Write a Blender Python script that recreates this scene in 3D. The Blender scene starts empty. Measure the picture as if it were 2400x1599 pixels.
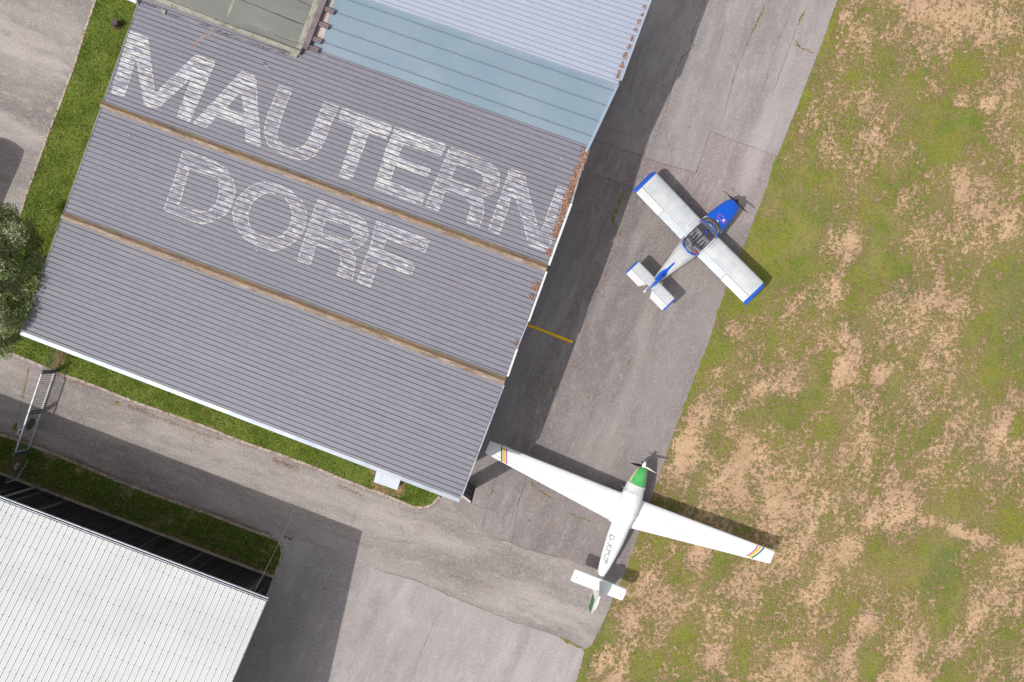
import bpy, bmesh, math, random
import numpy as np
from mathutils import Vector, Matrix
from mathutils.bvhtree import BVHTree
random.seed(7); rng = np.random.default_rng(7)
scene = bpy.context.scene
COL = scene.collection
# ------------------------------------------------------------------ camera, sky, sun, exposure
H = 41.2            # drone height in metres
F = 1813.0          # focal length in source pixels (image 2400 px wide)
cam = bpy.data.cameras.new('camera'); camo = bpy.data.objects.new('camera', cam); COL.objects.link(camo)
camo.location = (0, 0, H); camo.rotation_euler = (0, 0, 0)
cam.sensor_width = 36; cam.lens = 36 * F / 2400; cam.clip_end = 1000; cam.clip_start = 0.5
scene.camera = camo
SUN_EL = math.radians(52.5); SUN_AZ = math.atan2(-.878, -.479)
w = bpy.data.worlds.new('World'); scene.world = w; w.use_nodes = True
wn = w.node_tree; bg = wn.nodes['Background']
sky = wn.nodes.new('ShaderNodeTexSky'); sky.sky_type = 'NISHITA'; sky.sun_disc = False
sky.sun_elevation = SUN_EL; sky.sun_rotation = SUN_AZ; sky.dust_density = 3.0
hs_ = wn.nodes.new('ShaderNodeHueSaturation'); hs_.inputs['Saturation'].default_value = .36   # thin high cloud: a paler, whiter sky
wn.links.new(sky.outputs[0], hs_.inputs['Color']); wn.links.new(hs_.outputs[0], bg.inputs[0]); bg.inputs[1].default_value = 0.15
sun = bpy.data.lights.new('sun', 'SUN'); sun.energy = 3.2; sun.angle = math.radians(0.55); sun.color = (1, .965, .92)
suno = bpy.data.objects.new('sun', sun); COL.objects.link(suno)
dvec = Vector((.878 * math.cos(SUN_EL), .479 * math.cos(SUN_EL), -math.sin(SUN_EL)))
suno.rotation_euler = dvec.to_track_quat('-Z', 'Y').to_euler(); suno.location = (-20, -10, 30)
scene.view_settings.view_transform = 'Standard'; scene.view_settings.look = 'None'
scene.view_settings.exposure = -0.16; scene.view_settings.gamma = 1
scene.render.engine = 'CYCLES'; scene.cycles.max_bounces = 6; scene.cycles.transparent_max_bounces = 8

# ------------------------------------------------------------------ helpers
def P(px, py, z=0.0):
    t = H - z
    return Vector(((px - 1200) * t / F, -(py - 799.5) * t / F, z))
def proj(v):
    t = H - v[2]
    return (1200 + v[0] * F / t, 799.5 - v[1] * F / t)
def tag(o, label=None, cat=None, group=None, kind=None):
    if label: o['label'] = label
    if cat: o['category'] = cat
    if group: o['group'] = group
    if kind: o['kind'] = kind
    return o
def empty(name, loc=(0, 0, 0), rz=0):
    o = bpy.data.objects.new(name, None); COL.objects.link(o); o.location = loc; o.rotation_euler = (0, 0, rz)
    o.empty_display_size = .3
    return o
def mesh(name, verts, faces, mats=None, fm=None, parent=None, smooth=False, angle=35):
    me = bpy.data.meshes.new(name); me.from_pydata([tuple(v) for v in verts], [], faces); me.update()
    if mats is not None:
        for m in (mats if isinstance(mats, (list, tuple)) else [mats]): me.materials.append(m)
    if fm is not None: me.polygons.foreach_set('material_index', fm)
    if smooth:
        me.polygons.foreach_set('use_smooth', [True] * len(me.polygons)); me.set_sharp_from_angle(angle=math.radians(angle))
    o = bpy.data.objects.new(name, me); COL.objects.link(o)
    if parent: o.parent = parent
    return o
def from_bm(name, bm, mats, parent=None, smooth=False, angle=35):
    me = bpy.data.meshes.new(name); bm.to_mesh(me); bm.free()
    for m in (mats if isinstance(mats, (list, tuple)) else [mats]): me.materials.append(m)
    if smooth:
        me.polygons.foreach_set('use_smooth', [True] * len(me.polygons)); me.set_sharp_from_angle(angle=math.radians(angle))
    o = bpy.data.objects.new(name, me); COL.objects.link(o)
    if parent: o.parent = parent
    return o
class MB:
    def __init__(s): s.v = []; s.f = []; s.m = []
    def add(s, vs, fs, m=0):
        n = len(s.v); s.v += [tuple(v) for v in vs]; s.f += [tuple(i + n for i in f) for f in fs]; s.m += [m] * len(fs); return s
    def box(s, c, d, rz=0, m=0):
        x, y, z = d[0] / 2, d[1] / 2, d[2] / 2; R = Matrix.Rotation(rz, 3, 'Z')
        vs = [Vector(c) + R @ Vector((a * x, b * y, e * z)) for a in (-1, 1) for b in (-1, 1) for e in (-1, 1)]
        return s.add(vs, [(0, 1, 3, 2), (4, 6, 7, 5), (0, 4, 5, 1), (2, 3, 7, 6), (0, 2, 6, 4), (1, 5, 7, 3)], m)
    def prism(s, bot, top, m=0, mt=None):
        n = len(bot)
        s.add(list(bot) + list(top), [tuple(range(n))[::-1]] + [(i, (i + 1) % n, n + (i + 1) % n, n + i) for i in range(n)], m)
        k = len(s.v) - n; s.f.append(tuple(range(k, k + n))); s.m.append(m if mt is None else mt); return s
    def bar(s, a, b, wd, ht, m=0):
        a = Vector(a); b = Vector(b); d = (b - a).normalized()
        up = Vector((0, 0, 1)) if abs(d.z) < .9 else Vector((1, 0, 0))
        x = d.cross(up).normalized(); y = x.cross(d).normalized()
        q = [(-1, -1), (1, -1), (1, 1), (-1, 1)]
        vs = [p + x * (i * wd / 2) + y * (j * ht / 2) for p in (a, b) for i, j in q]
        return s.add(vs, [(3, 2, 1, 0), (4, 5, 6, 7)] + [(i, (i + 1) % 4, 4 + (i + 1) % 4, 4 + i) for i in range(4)], m)
    def tube(s, pts, r, n=8, m=0, caps=True):
        pts = [Vector(p) for p in pts]; base = len(s.v)
        rs = r if isinstance(r, (list, tuple)) else [r] * len(pts)
        for i, p in enumerate(pts):
            d = (pts[min(i + 1, len(pts) - 1)] - pts[max(i - 1, 0)]).normalized()
            up = Vector((0, 0, 1)) if abs(d.z) < .9 else Vector((1, 0, 0))
            x = d.cross(up).normalized(); y = x.cross(d).normalized()
            for k in range(n):
                a = 2 * math.pi * k / n; s.v.append(tuple(p + (x * math.cos(a) + y * math.sin(a)) * rs[i]))
        for i in range(len(pts) - 1):
            for k in range(n):
                s.f.append((base + i * n + k, base + i * n + (k + 1) % n, base + (i + 1) * n + (k + 1) % n, base + (i + 1) * n + k)); s.m.append(m)
        if caps:
            s.f.append(tuple(base + k for k in range(n))[::-1]); s.m.append(m)
            e = base + (len(pts) - 1) * n; s.f.append(tuple(e + k for k in range(n))); s.m.append(m)
        return s
    def disc(s, c, nrm, r, th, n=20, m=0, rx=None):
        nrm = Vector(nrm).normalized(); c = Vector(c)
        return s.tube([c - nrm * th / 2, c + nrm * th / 2], r, n, m)
    def build(s, name, mats, parent=None, smooth=False, angle=35):
        return mesh(name, s.v, s.f, mats, s.m, parent, smooth, angle)

# ------------------------------------------------------------------ materials
def lin(r, g, b):
    f = lambda c: (c / 255 / 12.92) if c / 255 <= .04045 else ((c / 255 + .055) / 1.055) ** 2.4
    return (f(r), f(g), f(b), 1)
def mat(name, base, layers=(), rough=.8, metal=0.0, bump=None, spec=.4, rz=0.0, coat=0):
    m = bpy.data.materials.new(name); m.use_nodes = True; nt = m.node_tree; N = nt.nodes; L = nt.links
    b = N['Principled BSDF']; b.inputs['Roughness'].default_value = rough; b.inputs['Metallic'].default_value = metal
    b.inputs['Specular IOR Level'].default_value = spec; b.inputs['Coat Weight'].default_value = coat
    tc = N.new('ShaderNodeTexCoord')
    def coord(rz_, st):
        mp = N.new('ShaderNodeMapping'); mp.vector_type = 'TEXTURE'
        mp.inputs['Rotation'].default_value = (0, 0, rz_); mp.inputs['Scale'].default_value = st
        L.new(tc.outputs['Object'], mp.inputs[0]); return mp.outputs[0]
    cur = N.new('ShaderNodeRGB'); cur.outputs[0].default_value = base; cur = cur.outputs[0]
    for l in layers:
        ty = l.get('t', 'noise'); vec = coord(l.get('rz', rz), l.get('st', (1, 1, 1)))
        if ty == 'noise':
            n = N.new('ShaderNodeTexNoise'); n.inputs['Scale'].default_value = l['s']; n.inputs['Detail'].default_value = l.get('d', 4)
            n.inputs['Roughness'].default_value = l.get('r', .6); n.inputs['Distortion'].default_value = l.get('di', 0); out = n.outputs[0]
        elif ty == 'voro':
            n = N.new('ShaderNodeTexVoronoi'); n.inputs['Scale'].default_value = l['s']; out = n.outputs['Distance']
        elif ty == 'edge':
            n = N.new('ShaderNodeTexVoronoi'); n.feature = 'DISTANCE_TO_EDGE'; n.inputs['Scale'].default_value = l['s']; out = n.outputs['Distance']
        elif ty == 'brick':
            n = N.new('ShaderNodeTexBrick'); n.inputs['Scale'].default_value = 1; n.offset = 0; n.squash = 1
            n.inputs['Brick Width'].default_value = l['w']; n.inputs['Row Height'].default_value = l['h']
            n.inputs['Mortar Size'].default_value = l['ms']; n.inputs['Mortar Smooth'].default_value = .3
            n.inputs['Color1'].default_value = (0, 0, 0, 1); n.inputs['Color2'].default_value = (l.get('v', 0),) * 3 + (1,); n.inputs['Mortar'].default_value = (1, 1, 1, 1)
            out = n.outputs[0]
        L.new(vec, n.inputs['Vector'])
        r = N.new('ShaderNodeMapRange'); r.interpolation_type = 'SMOOTHSTEP'
        r.inputs['From Min'].default_value = l['lo']; r.inputs['From Max'].default_value = l['hi']; r.inputs['To Max'].default_value = l.get('f', 1)
        L.new(out, r.inputs['Value'])
        mx = N.new('ShaderNodeMix'); mx.data_type = 'RGBA'
        L.new(r.outputs[0], mx.inputs[0]); L.new(cur, mx.inputs[6]); mx.inputs[7].default_value = l['c']; cur = mx.outputs[2]
    L.new(cur, b.inputs['Base Color'])
    if bump:
        n = N.new('ShaderNodeTexNoise'); n.inputs['Scale'].default_value = bump[0]; n.inputs['Detail'].default_value = 6
        L.new(coord(rz, bump[3] if len(bump) > 3 else (1, 1, 1)), n.inputs['Vector'])
        bp = N.new('ShaderNodeBump'); bp.inputs['Strength'].default_value = bump[1]; bp.inputs['Distance'].default_value = bump[2]
        L.new(n.outputs[0], bp.inputs['Height']); L.new(bp.outputs[0], b.inputs['Normal'])
    return m
RU = math.radians(-20.33)      # direction of the roof ribs in the ground plane
RN = math.radians(69.67)       # direction along the apron
M = {}
def asphalt(name, c, dark, light, red, rz=RN):
    return mat(name, c, [
        dict(c=dark, s=.16, d=4, lo=.40, hi=.62, f=.85, rz=rz, st=(2.4, 1, 1)),
        dict(c=light, s=.3, d=6, r=.65, lo=.48, hi=.66, f=.75, rz=rz, st=(4, 1, 1)),
        dict(c=red, s=.45, d=6, lo=.48, hi=.66, f=.35),
        dict(c=dark, s=1.1, d=8, r=.7, lo=.48, hi=.66, f=.6, rz=rz, st=(3.5, 1, 1)),
        dict(c=light, s=2.2, d=8, r=.75, lo=.5, hi=.66, f=.55, rz=rz, st=(2, 1, 1)),
        dict(c=light, s=.5, d=5, r=.6, lo=.5, hi=.66, f=.35, rz=rz, st=(9, 1, 1)),
        dict(c=dark, s=.7, d=5, r=.6, lo=.54, hi=.68, f=.32, rz=rz, st=(9, 1, 1)),
        dict(c=light, s=7, d=6, r=.8, lo=.48, hi=.64, f=.6),
        dict(c=dark, s=13, d=4, r=.8, lo=.48, hi=.62, f=.6),
        dict(c=lin(214, 208, 204), t='voro', s=4.5, lo=.10, hi=.03, f=.45),
        dict(c=lin(100, 92, 92), t='voro', s=2.7, lo=.05, hi=.02, f=.5),
    ], rough=.92, bump=(30, .4, .012), spec=.25)
M['asphalt'] = asphalt('asphalt', lin(147, 139, 136), lin(118, 110, 108), lin(170, 162, 158), lin(146, 131, 127))
M['asphalt_light'] = asphalt('asphalt_light', lin(158, 151, 149), lin(134, 127, 126), lin(178, 171, 169), lin(168, 150, 146))
M['asphalt_south'] = asphalt('asphalt_south', lin(170, 163, 160), lin(146, 139, 137), lin(188, 181, 178), lin(166, 155, 152))
M['asphalt_road'] = asphalt('asphalt_road', lin(154, 146, 142), lin(122, 115, 113), lin(186, 177, 170), lin(158, 143, 134), RU)
M['asphalt_patch'] = asphalt('asphalt_patch', lin(154, 142, 140), lin(126, 114, 114), lin(182, 172, 170), lin(158, 138, 134))
M['crack'] = mat('crack', lin(112, 104, 101), [dict(c=lin(138, 130, 126), s=3, lo=.45, hi=.6)], rough=1)
M['weed'] = mat('weed', lin(104, 108, 50), [dict(c=lin(150, 125, 90), s=3, lo=.42, hi=.6)], rough=1)
M['kerb'] = mat('kerb_stone', lin(186, 170, 160), [dict(c=lin(125, 112, 104), s=6, d=6, lo=.45, hi=.7), dict(c=lin(160, 125, 90), s=1.5, d=5, lo=.5, hi=.7, f=.8), dict(c=lin(70, 65, 60), t='edge', s=1.1, lo=.02, hi=.0, f=.7)], rough=.95, bump=(15, .5, .02))
M['soil'] = mat('bare_soil', lin(150, 122, 92), [dict(c=lin(110, 86, 62), s=5, d=6, lo=.4, hi=.7), dict(c=lin(95, 105, 50), s=3, d=6, lo=.5, hi=.62)], rough=1)
M['verge'] = mat('verge_grass', lin(104, 118, 48), [
    dict(c=lin(66, 86, 20), s=.8, d=6, r=.7, lo=.4, hi=.62), dict(c=lin(116, 124, 54), s=3.2, d=6, r=.75, lo=.5, hi=.66, f=.7),
    dict(c=lin(52, 68, 16), s=9, d=5, r=.8, lo=.5, hi=.64, f=.7), dict(c=lin(140, 146, 78), s=12, d=4, r=.8, lo=.54, hi=.66, f=.6),
    dict(c=lin(150, 122, 84), s=.6, d=6, r=.7, lo=.6, hi=.68, f=.6)], rough=.95, bump=(30, .8, .03), spec=.15)
M['verge2'] = mat('verge_grass_shady', lin(96, 116, 44), [
    dict(c=lin(74, 98, 28), s=1.2, d=6, r=.7, lo=.4, hi=.62), dict(c=lin(132, 122, 74), s=1.3, d=6, r=.75, lo=.5, hi=.64, f=.8),
    dict(c=lin(64, 84, 24), s=11, d=5, r=.8, lo=.5, hi=.66, f=.7), dict(c=lin(176, 150, 118), s=.7, d=6, r=.7, lo=.53, hi=.64, f=.9)], rough=.95, bump=(30, .8, .03), spec=.15)
for i, c in enumerate([(110, 126, 54), (88, 106, 38), (142, 150, 84), (168, 150, 104)]):
    M['blade%d' % i] = mat('grass_blade', lin(*c), rough=.9, spec=.2)
def roofmat(name, a, bcol, c2, spots=True, rough=.5, f=.6):
    ls = [dict(c=bcol, s=.22, d=3, lo=.4, hi=.7, f=f, rz=RU, st=(3, 1, 1)),
          dict(c=c2, s=1.6, d=5, lo=.5, hi=.75, f=.5, rz=RU, st=(14, .8, 1)),
          dict(c=bcol, s=9, d=4, lo=.46, hi=.6, f=.6, rz=RU, st=(12, .7, 1)),
          dict(c=c2, s=6, d=6, r=.75, lo=.5, hi=.64, f=.5)]
    if spots:
        ls += [dict(c=lin(226, 222, 214), t='voro', s=1.15, lo=.036, hi=.02, f=.95),
               dict(c=lin(170, 110, 98), t='voro', s=2.1, lo=.035, hi=.02, f=.7, st=(1.7, 1, 1), rz=RU)]
    return mat(name, a, ls, rough=rough, spec=.3)
M['roof'] = roofmat('grey_sheet_roof', lin(133, 132, 141), lin(122, 122, 132), lin(146, 143, 150))
M['groove'] = mat('groove_shade_dirt', lin(102, 98, 106), [dict(c=lin(86, 78, 84), s=1.2, d=5, lo=.45, hi=.65, rz=RU, st=(6, 1, 1)), dict(c=lin(128, 88, 80), s=2.2, d=4, lo=.64, hi=.72, rz=RU, st=(3, 1, 1))], rough=.9)  # shade of the rib grooves put into the colour, with dirt and rust
M['light_roof'] = roofmat('pale_blue_sheet_roof', lin(168, 175, 190), lin(160, 168, 184), lin(178, 183, 195), False)
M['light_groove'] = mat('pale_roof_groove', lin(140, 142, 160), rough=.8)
M['blue_roof'] = mat('blue_metal_roof', lin(128, 147, 159), [dict(c=lin(138, 153, 165), s=.35, d=4, lo=.4, hi=.65, f=.9, rz=RU), dict(c=lin(124, 144, 158), s=.5, d=4, lo=.5, hi=.7, f=.7, rz=RU, st=(3, 1, 1)), dict(c=lin(158, 166, 174), s=2.5, d=6, lo=.62, hi=.75, f=.5), dict(c=lin(90, 100, 110), t='voro', s=1.3, lo=.02, hi=.012)], rough=.5, spec=.3)
M['blue_seam'] = mat('blue_roof_seam', lin(112, 124, 138), [dict(c=lin(140, 110, 90), s=.5, lo=.6, hi=.7)], rough=.8)
M['band'] = mat('rusty_ridge', lin(150, 131, 113), [
    dict(c=lin(122, 104, 86), s=2.2, d=7, r=.75, lo=.46, hi=.60, rz=RU, st=(2.5, .8, 1)),
    dict(c=lin(178, 164, 150), s=3.2, d=8, r=.8, lo=.5, hi=.62, f=.9, rz=RU, st=(3, .8, 1)),
    dict(c=lin(152, 108, 70), s=2.6, d=7, r=.75, lo=.56, hi=.66, rz=RU, st=(3.5, .6, 1), f=.75),
    dict(c=lin(198, 190, 178), s=13, d=6, r=.8, lo=.56, hi=.66, f=.7), dict(c=lin(88, 74, 62), s=10, d=6, r=.8, lo=.54, hi=.66, f=.75)], rough=.95, bump=(25, .8, .03))
M['band_dark'] = mat('rusty_ridge_shaded', lin(130, 106, 80), [  # upper faces turned from the sun: their shade put into a darker rust
    dict(c=lin(106, 92, 80), s=2.1, d=7, r=.75, lo=.44, hi=.60, rz=RU, st=(2.5, .8, 1)),
    dict(c=lin(144, 118, 88), s=2.6, d=8, r=.8, lo=.5, hi=.64, f=.8, rz=RU, st=(4, .6, 1)),
    dict(c=lin(84, 70, 60), s=9, d=6, r=.8, lo=.52, hi=.66, f=.75), dict(c=lin(172, 158, 142), s=6, d=8, r=.8, lo=.56, hi=.66, f=.7)], rough=.95, bump=(25, .8, .03))
M['flash'] = mat('grey_flashing', lin(178, 182, 186), [dict(c=lin(140, 145, 152), s=1.2, lo=.45, hi=.65)], rough=.45, metal=.2)
M['verge_trim'] = mat('verge_trim', lin(132, 134, 130), [dict(c=lin(96, 98, 96), s=1.2, lo=.45, hi=.65)], rough=.6)
M['gutter_white'] = mat('white_gutter', lin(224, 224, 220), [dict(c=lin(190, 192, 190), s=2, lo=.5, hi=.7)], rough=.45)
M['gutter_blue'] = mat('blue_grey_gutter', lin(150, 166, 182), rough=.5)
M['zinc'] = mat('galvanised_flashing', lin(168, 178, 192), [dict(c=lin(182, 188, 198), s=.8, lo=.4, hi=.6)], rough=.25, metal=.45, spec=.8, bump=(1.6, .25, .03))
M['wall'] = mat('render_wall', lin(196, 190, 180), [dict(c=lin(160, 152, 142), s=.8, lo=.45, hi=.7)], rough=.9)
M['door'] = mat('hangar_door', lin(150, 160, 165), [dict(c=lin(120, 128, 134), s=1, lo=.45, hi=.7)], rough=.6)
def paintmat(name, k):
    return mat(name, lin(132, 130, 141), [
        dict(c=lin(176, 180, 192), s=5, d=8, r=.75, lo=.44 - k, hi=.56 - k, f=.85, rz=RU, st=(4, .8, 1)),
        dict(c=lin(214, 213, 207), s=8, d=7, r=.8, lo=.485 - k * .8, hi=.56 - k * .8, f=.95, rz=RU, st=(4, .8, 1)),
        dict(c=lin(132, 130, 141), s=1.3, d=6, r=.7, lo=.50 + k, hi=.64 + k, f=.6, rz=RU, st=(2, .8, 1)),
        dict(c=lin(132, 130, 141), s=14, d=6, r=.8, lo=.54, hi=.62, f=.65, rz=RU, st=(2.5, .8, 1)),
        dict(c=lin(186, 130, 106), s=7, d=6, r=.8, lo=.60, hi=.66, f=.85, rz=RU, st=(5, .7, 1)),
        dict(c=lin(196, 112, 76), s=16, d=4, r=.8, lo=.64, hi=.69, f=.9, rz=RU, st=(3, .7, 1))], rough=.75)
M['paint'] = paintmat('worn_white_paint', -.03); M['paint_bright'] = paintmat('bright_white_paint', .004)
M['paint_solid'] = mat('dense_white_paint', lin(204, 203, 198), [
    dict(c=lin(132, 130, 141), s=7, d=8, r=.75, lo=.47, hi=.56, f=.9, rz=RU, st=(2, .8, 1)),
    dict(c=lin(190, 118, 84), s=10, d=6, r=.8, lo=.55, hi=.62, f=.85, rz=RU, st=(2, .8, 1))], rough=.75)
M['felt'] = mat('bitumen_felt', lin(128, 128, 123), [
    dict(c=lin(122, 123, 117), s=.5, d=5, lo=.4, hi=.65, f=.8), dict(c=lin(104, 106, 102), s=1.1, d=8, r=.7, lo=.52, hi=.72, f=.8, rz=RU, st=(5, 1, 1)),
    dict(c=lin(168, 168, 156), s=1.6, d=7, r=.7, lo=.55, hi=.75, f=.6, rz=RU, st=(5, 1, 1)), dict(c=lin(96, 97, 94), s=18, d=5, r=.8, lo=.5, hi=.75, f=.6)], rough=.95, bump=(30, .3, .01))
M['felt_edge'] = mat('felt_edge', lin(158, 156, 144), [dict(c=lin(126, 124, 114), s=3, d=6, lo=.45, hi=.7), dict(c=lin(150, 110, 90), s=5, d=6, lo=.62, hi=.7)], rough=.95)
M['felt_seam'] = mat('felt_seam', lin(84, 80, 76), rough=1)
M['timber'] = mat('weathered_timber', lin(126, 112, 116), [dict(c=lin(96, 84, 88), s=3, d=6, lo=.45, hi=.7, rz=RU, st=(6, 1, 1)), dict(c=lin(150, 124, 108), s=5, d=5, lo=.58, hi=.7, rz=RU, st=(6, 1, 1))], rough=.95, bump=(20, .5, .02))
M['dust'] = mat('dust_stain', lin(186, 170, 158), [dict(c=lin(206, 198, 190), s=2, d=5, lo=.45, hi=.65), dict(c=lin(160, 176, 188), s=1.5, d=5, lo=.52, hi=.64)], rough=1)
M['stain'] = mat('wet_dirt', lin(92, 84, 92), [dict(c=lin(140, 138, 150), s=3.5, d=7, r=.75, lo=.5, hi=.62, rz=RU, st=(3, 1, 1)), dict(c=lin(110, 74, 60), s=6, d=5, lo=.6, hi=.7)], rough=.7)
M['rust'] = mat('rust', lin(176, 128, 104), [dict(c=lin(150, 148, 160), s=6, d=6, lo=.5, hi=.62, rz=RU, st=(3, 1, 1)), dict(c=lin(160, 96, 60), s=7, d=5, lo=.55, hi=.68)], rough=.9)
M['white_sheet'] = mat('white_profiled_sheet', (.73, .73, .715, 1), [dict(c=(.67, .665, .65, 1), s=.25, d=5, lo=.45, hi=.7, f=.8), dict(c=(.62, .57, .50, 1), s=1.1, d=8, r=.75, lo=.66, hi=.8, f=.5), dict(c=lin(170, 110, 96), t='voro', s=.9, lo=.03, hi=.016)], rough=.55, spec=.3)
M['white_seam'] = mat('white_sheet_lap', lin(184, 184, 184), rough=.8)
M['screw'] = mat('screw_cap', lin(88, 88, 88), rough=.7)
M['black_wall'] = mat('black_corrugated', lin(40, 37, 41), [dict(c=lin(112, 102, 100), s=2.6, d=3, lo=.57, hi=.68, f=.8, st=(1, 1, 30)), dict(c=lin(20, 18, 22), s=5, d=3, lo=.5, hi=.6, f=.8, st=(1, 1, 30)), dict(c=lin(66, 60, 60), s=.9, d=4, lo=.55, hi=.75, f=.7)], rough=.75)
M['plinth'] = mat('plinth', lin(176, 164, 146), [dict(c=lin(140, 126, 110), s=3, lo=.45, hi=.7)], rough=.95)
M['gutter_dark'] = mat('gutter_inside', lin(110, 94, 98), [dict(c=lin(150, 140, 150), s=4, lo=.5, hi=.65)], rough=.8)
M['steel'] = mat('galvanised_steel', lin(196, 202, 210), [dict(c=lin(168, 174, 184), s=4, lo=.45, hi=.65)], rough=.5, metal=.25)
M['steel_dark'] = mat('grey_steel_profile', lin(98, 106, 114), rough=.5, metal=.3)
M['mesh'] = mat('mesh_wire', lin(118, 124, 116), rough=.6, metal=.3)
M['greenpipe'] = mat('grey_green_pipe', lin(120, 138, 134), rough=.6)
M['sign_back'] = mat('sign_back', lin(96, 98, 102), rough=.6)
M['sign_white'] = mat('sign_white', lin(205, 200, 196), rough=.6)
M['sign_red'] = mat('sign_red', lin(160, 60, 52), rough=.6)
M['black'] = mat('black', lin(28, 27, 28), rough=.6)
M['dark_board'] = mat('dark_door_panel', lin(84, 90, 90), [dict(c=lin(66, 72, 72), s=2, lo=.4, hi=.6)], rough=.5)
M['pale_frame'] = mat('pale_door_frame', lin(200, 190, 182), rough=.7)
M['yellow'] = mat('yellow_line_paint', lin(255, 200, 20), [dict(c=lin(210, 164, 46), s=4, d=6, lo=.5, hi=.7), dict(c=lin(150, 134, 100), s=12, d=6, r=.8, lo=.6, hi=.7, f=.7)], rough=.85)
M['bin'] = mat('pale_box_sheet', lin(205, 213, 222), [dict(c=lin(186, 184, 178), s=2, d=6, lo=.5, hi=.7, rz=RN, st=(4, 1, 1)), dict(c=lin(170, 150, 136), s=3, d=6, lo=.62, hi=.72, rz=RN, st=(4, 1, 1))], rough=.5)
M['bark'] = mat('bark', lin(92, 80, 66), [dict(c=lin(60, 50, 40), s=8, d=6, lo=.4, hi=.7)], rough=1, bump=(15, .6, .03))
M['endgrain'] = mat('stump_top', lin(96, 90, 92), [dict(c=lin(70, 64, 66), s=14, d=5, lo=.45, hi=.6)], rough=1)
for i, c in enumerate([(152, 160, 118), (128, 142, 90), (196, 200, 166), (98, 114, 62), (150, 160, 92)]):
    m_ = mat('leaf', lin(*c), rough=.6, spec=.3); nt_ = m_.node_tree; tl_ = nt_.nodes.new('ShaderNodeBsdfTranslucent'); tl_.inputs[0].default_value = lin(*[min(255, int(v * 1.12)) for v in c])
    mx_ = nt_.nodes.new('ShaderNodeMixShader'); mx_.inputs[0].default_value = .38; nt_.links.new(nt_.nodes['Principled BSDF'].outputs[0], mx_.inputs[1]); nt_.links.new(tl_.outputs[0], mx_.inputs[2]); nt_.links.new(mx_.outputs[0], nt_.nodes['Material Output'].inputs[0]); M['leaf%d' % i] = m_
for i, c in enumerate([(166, 126, 104), (134, 94, 76), (196, 164, 140), (98, 72, 60)]):
    M['dry%d' % i] = mat('dry_leaf', lin(*c), rough=.95)
M['alu'] = mat('painted_aluminium', (.64, .645, .645, 1), [
    dict(c=(.52, .55, .58, 1), s=1.1, d=6, lo=.44, hi=.6, f=.8), dict(c=(.72, .71, .68, 1), s=1.6, d=5, lo=.5, hi=.7, f=.7),
    dict(c=(.47, .485, .50, 1), t='brick', w=.46, h=.34, ms=.011, lo=0, hi=1, f=.8),
    dict(c=(.52, .53, .53, 1), s=9, d=4, lo=.55, hi=.75, f=.3)], rough=.42, spec=.5, metal=.1)
M['alu_light'] = mat('aluminium_pale', (.72, .72, .71, 1), [dict(c=(.63, .645, .66, 1), s=1.5, d=5, lo=.45, hi=.7, f=.7), dict(c=(.56, .56, .56, 1), t='brick', w=.4, h=3, ms=.008, lo=0, hi=1, f=.4)], rough=.42, spec=.5, metal=.1)
M['alu_blue'] = mat('aluminium_flap', (.60, .645, .69, 1), [dict(c=(.68, .70, .71, 1), s=2, d=5, lo=.45, hi=.65), dict(c=(.50, .53, .56, 1), t='brick', w=.4, h=3, ms=.01, lo=0, hi=1, f=.4)], rough=.4, spec=.5, metal=.15)
M['blue'] = mat('blue_paint', (.004, .105, .62, 1), [dict(c=(.003, .085, .52, 1), s=1.2, d=4, lo=.45, hi=.7)], rough=.28, spec=.5, coat=.3)
M['blue2'] = mat('blue_tip_paint', (.02, .11, .60, 1), rough=.3, spec=.5, coat=.3)
M['white_gel'] = mat('white_gelcoat', (.84, .84, .84, 1), [dict(c=(.80, .805, .81, 1), s=.9, d=5, lo=.45, hi=.7)], rough=.35, spec=.5)
M['gap_line'] = mat('gap_line', lin(150, 152, 156), rough=.8)
M['cover'] = mat('white_cloth_cover', (.84, .84, .83, 1), [dict(c=(.78, .78, .79, 1), s=2.5, d=6, lo=.45, hi=.7)], rough=.9, bump=(3.2, .6, .05))
M['green'] = mat('green_paint', lin(72, 178, 84), [dict(c=lin(94, 184, 110), s=2, lo=.4, hi=.65)], rough=.35, spec=.5)
M['green_dark'] = mat('green_stripe', lin(52, 118, 66), rough=.4)
M['cream'] = mat('cream_stripe', lin(214, 200, 176), rough=.4)
M['orange'] = mat('orange_stripe', lin(244, 182, 40), rough=.4)
M['purple'] = mat('purple_stripe', lin(166, 124, 170), rough=.4)
M['pink'] = mat('pink_marking', lin(184, 74, 176), rough=.4)
M['grey_text'] = mat('grey_lettering', lin(138, 144, 148), rough=.5)
M['faint_text'] = mat('faint_lettering', lin(190, 190, 194), rough=.8)
M['red'] = mat('red_marking', lin(206, 70, 56), rough=.5)
M['tyre'] = mat('tyre', lin(36, 34, 34), rough=.9)
M['glare_dark'] = mat('windscreen_seal', lin(80, 84, 82), rough=.6)
M['glare'] = mat('glare_shield', lin(112, 112, 116), [dict(c=lin(140, 140, 144), s=2.2, d=4, lo=.5, hi=.62)], rough=.8)
M['seat'] = mat('grey_seat', lin(150, 148, 154), [dict(c=lin(118, 116, 122), s=3, lo=.45, hi=.6)], rough=.85)
M['cockpit'] = mat('cockpit_dark', lin(78, 74, 80), [dict(c=lin(86, 82, 88), s=4, d=5, lo=.5, hi=.65)], rough=.8)
M['tub'] = mat('cockpit_trim', lin(130, 126, 134), rough=.8)
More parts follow.
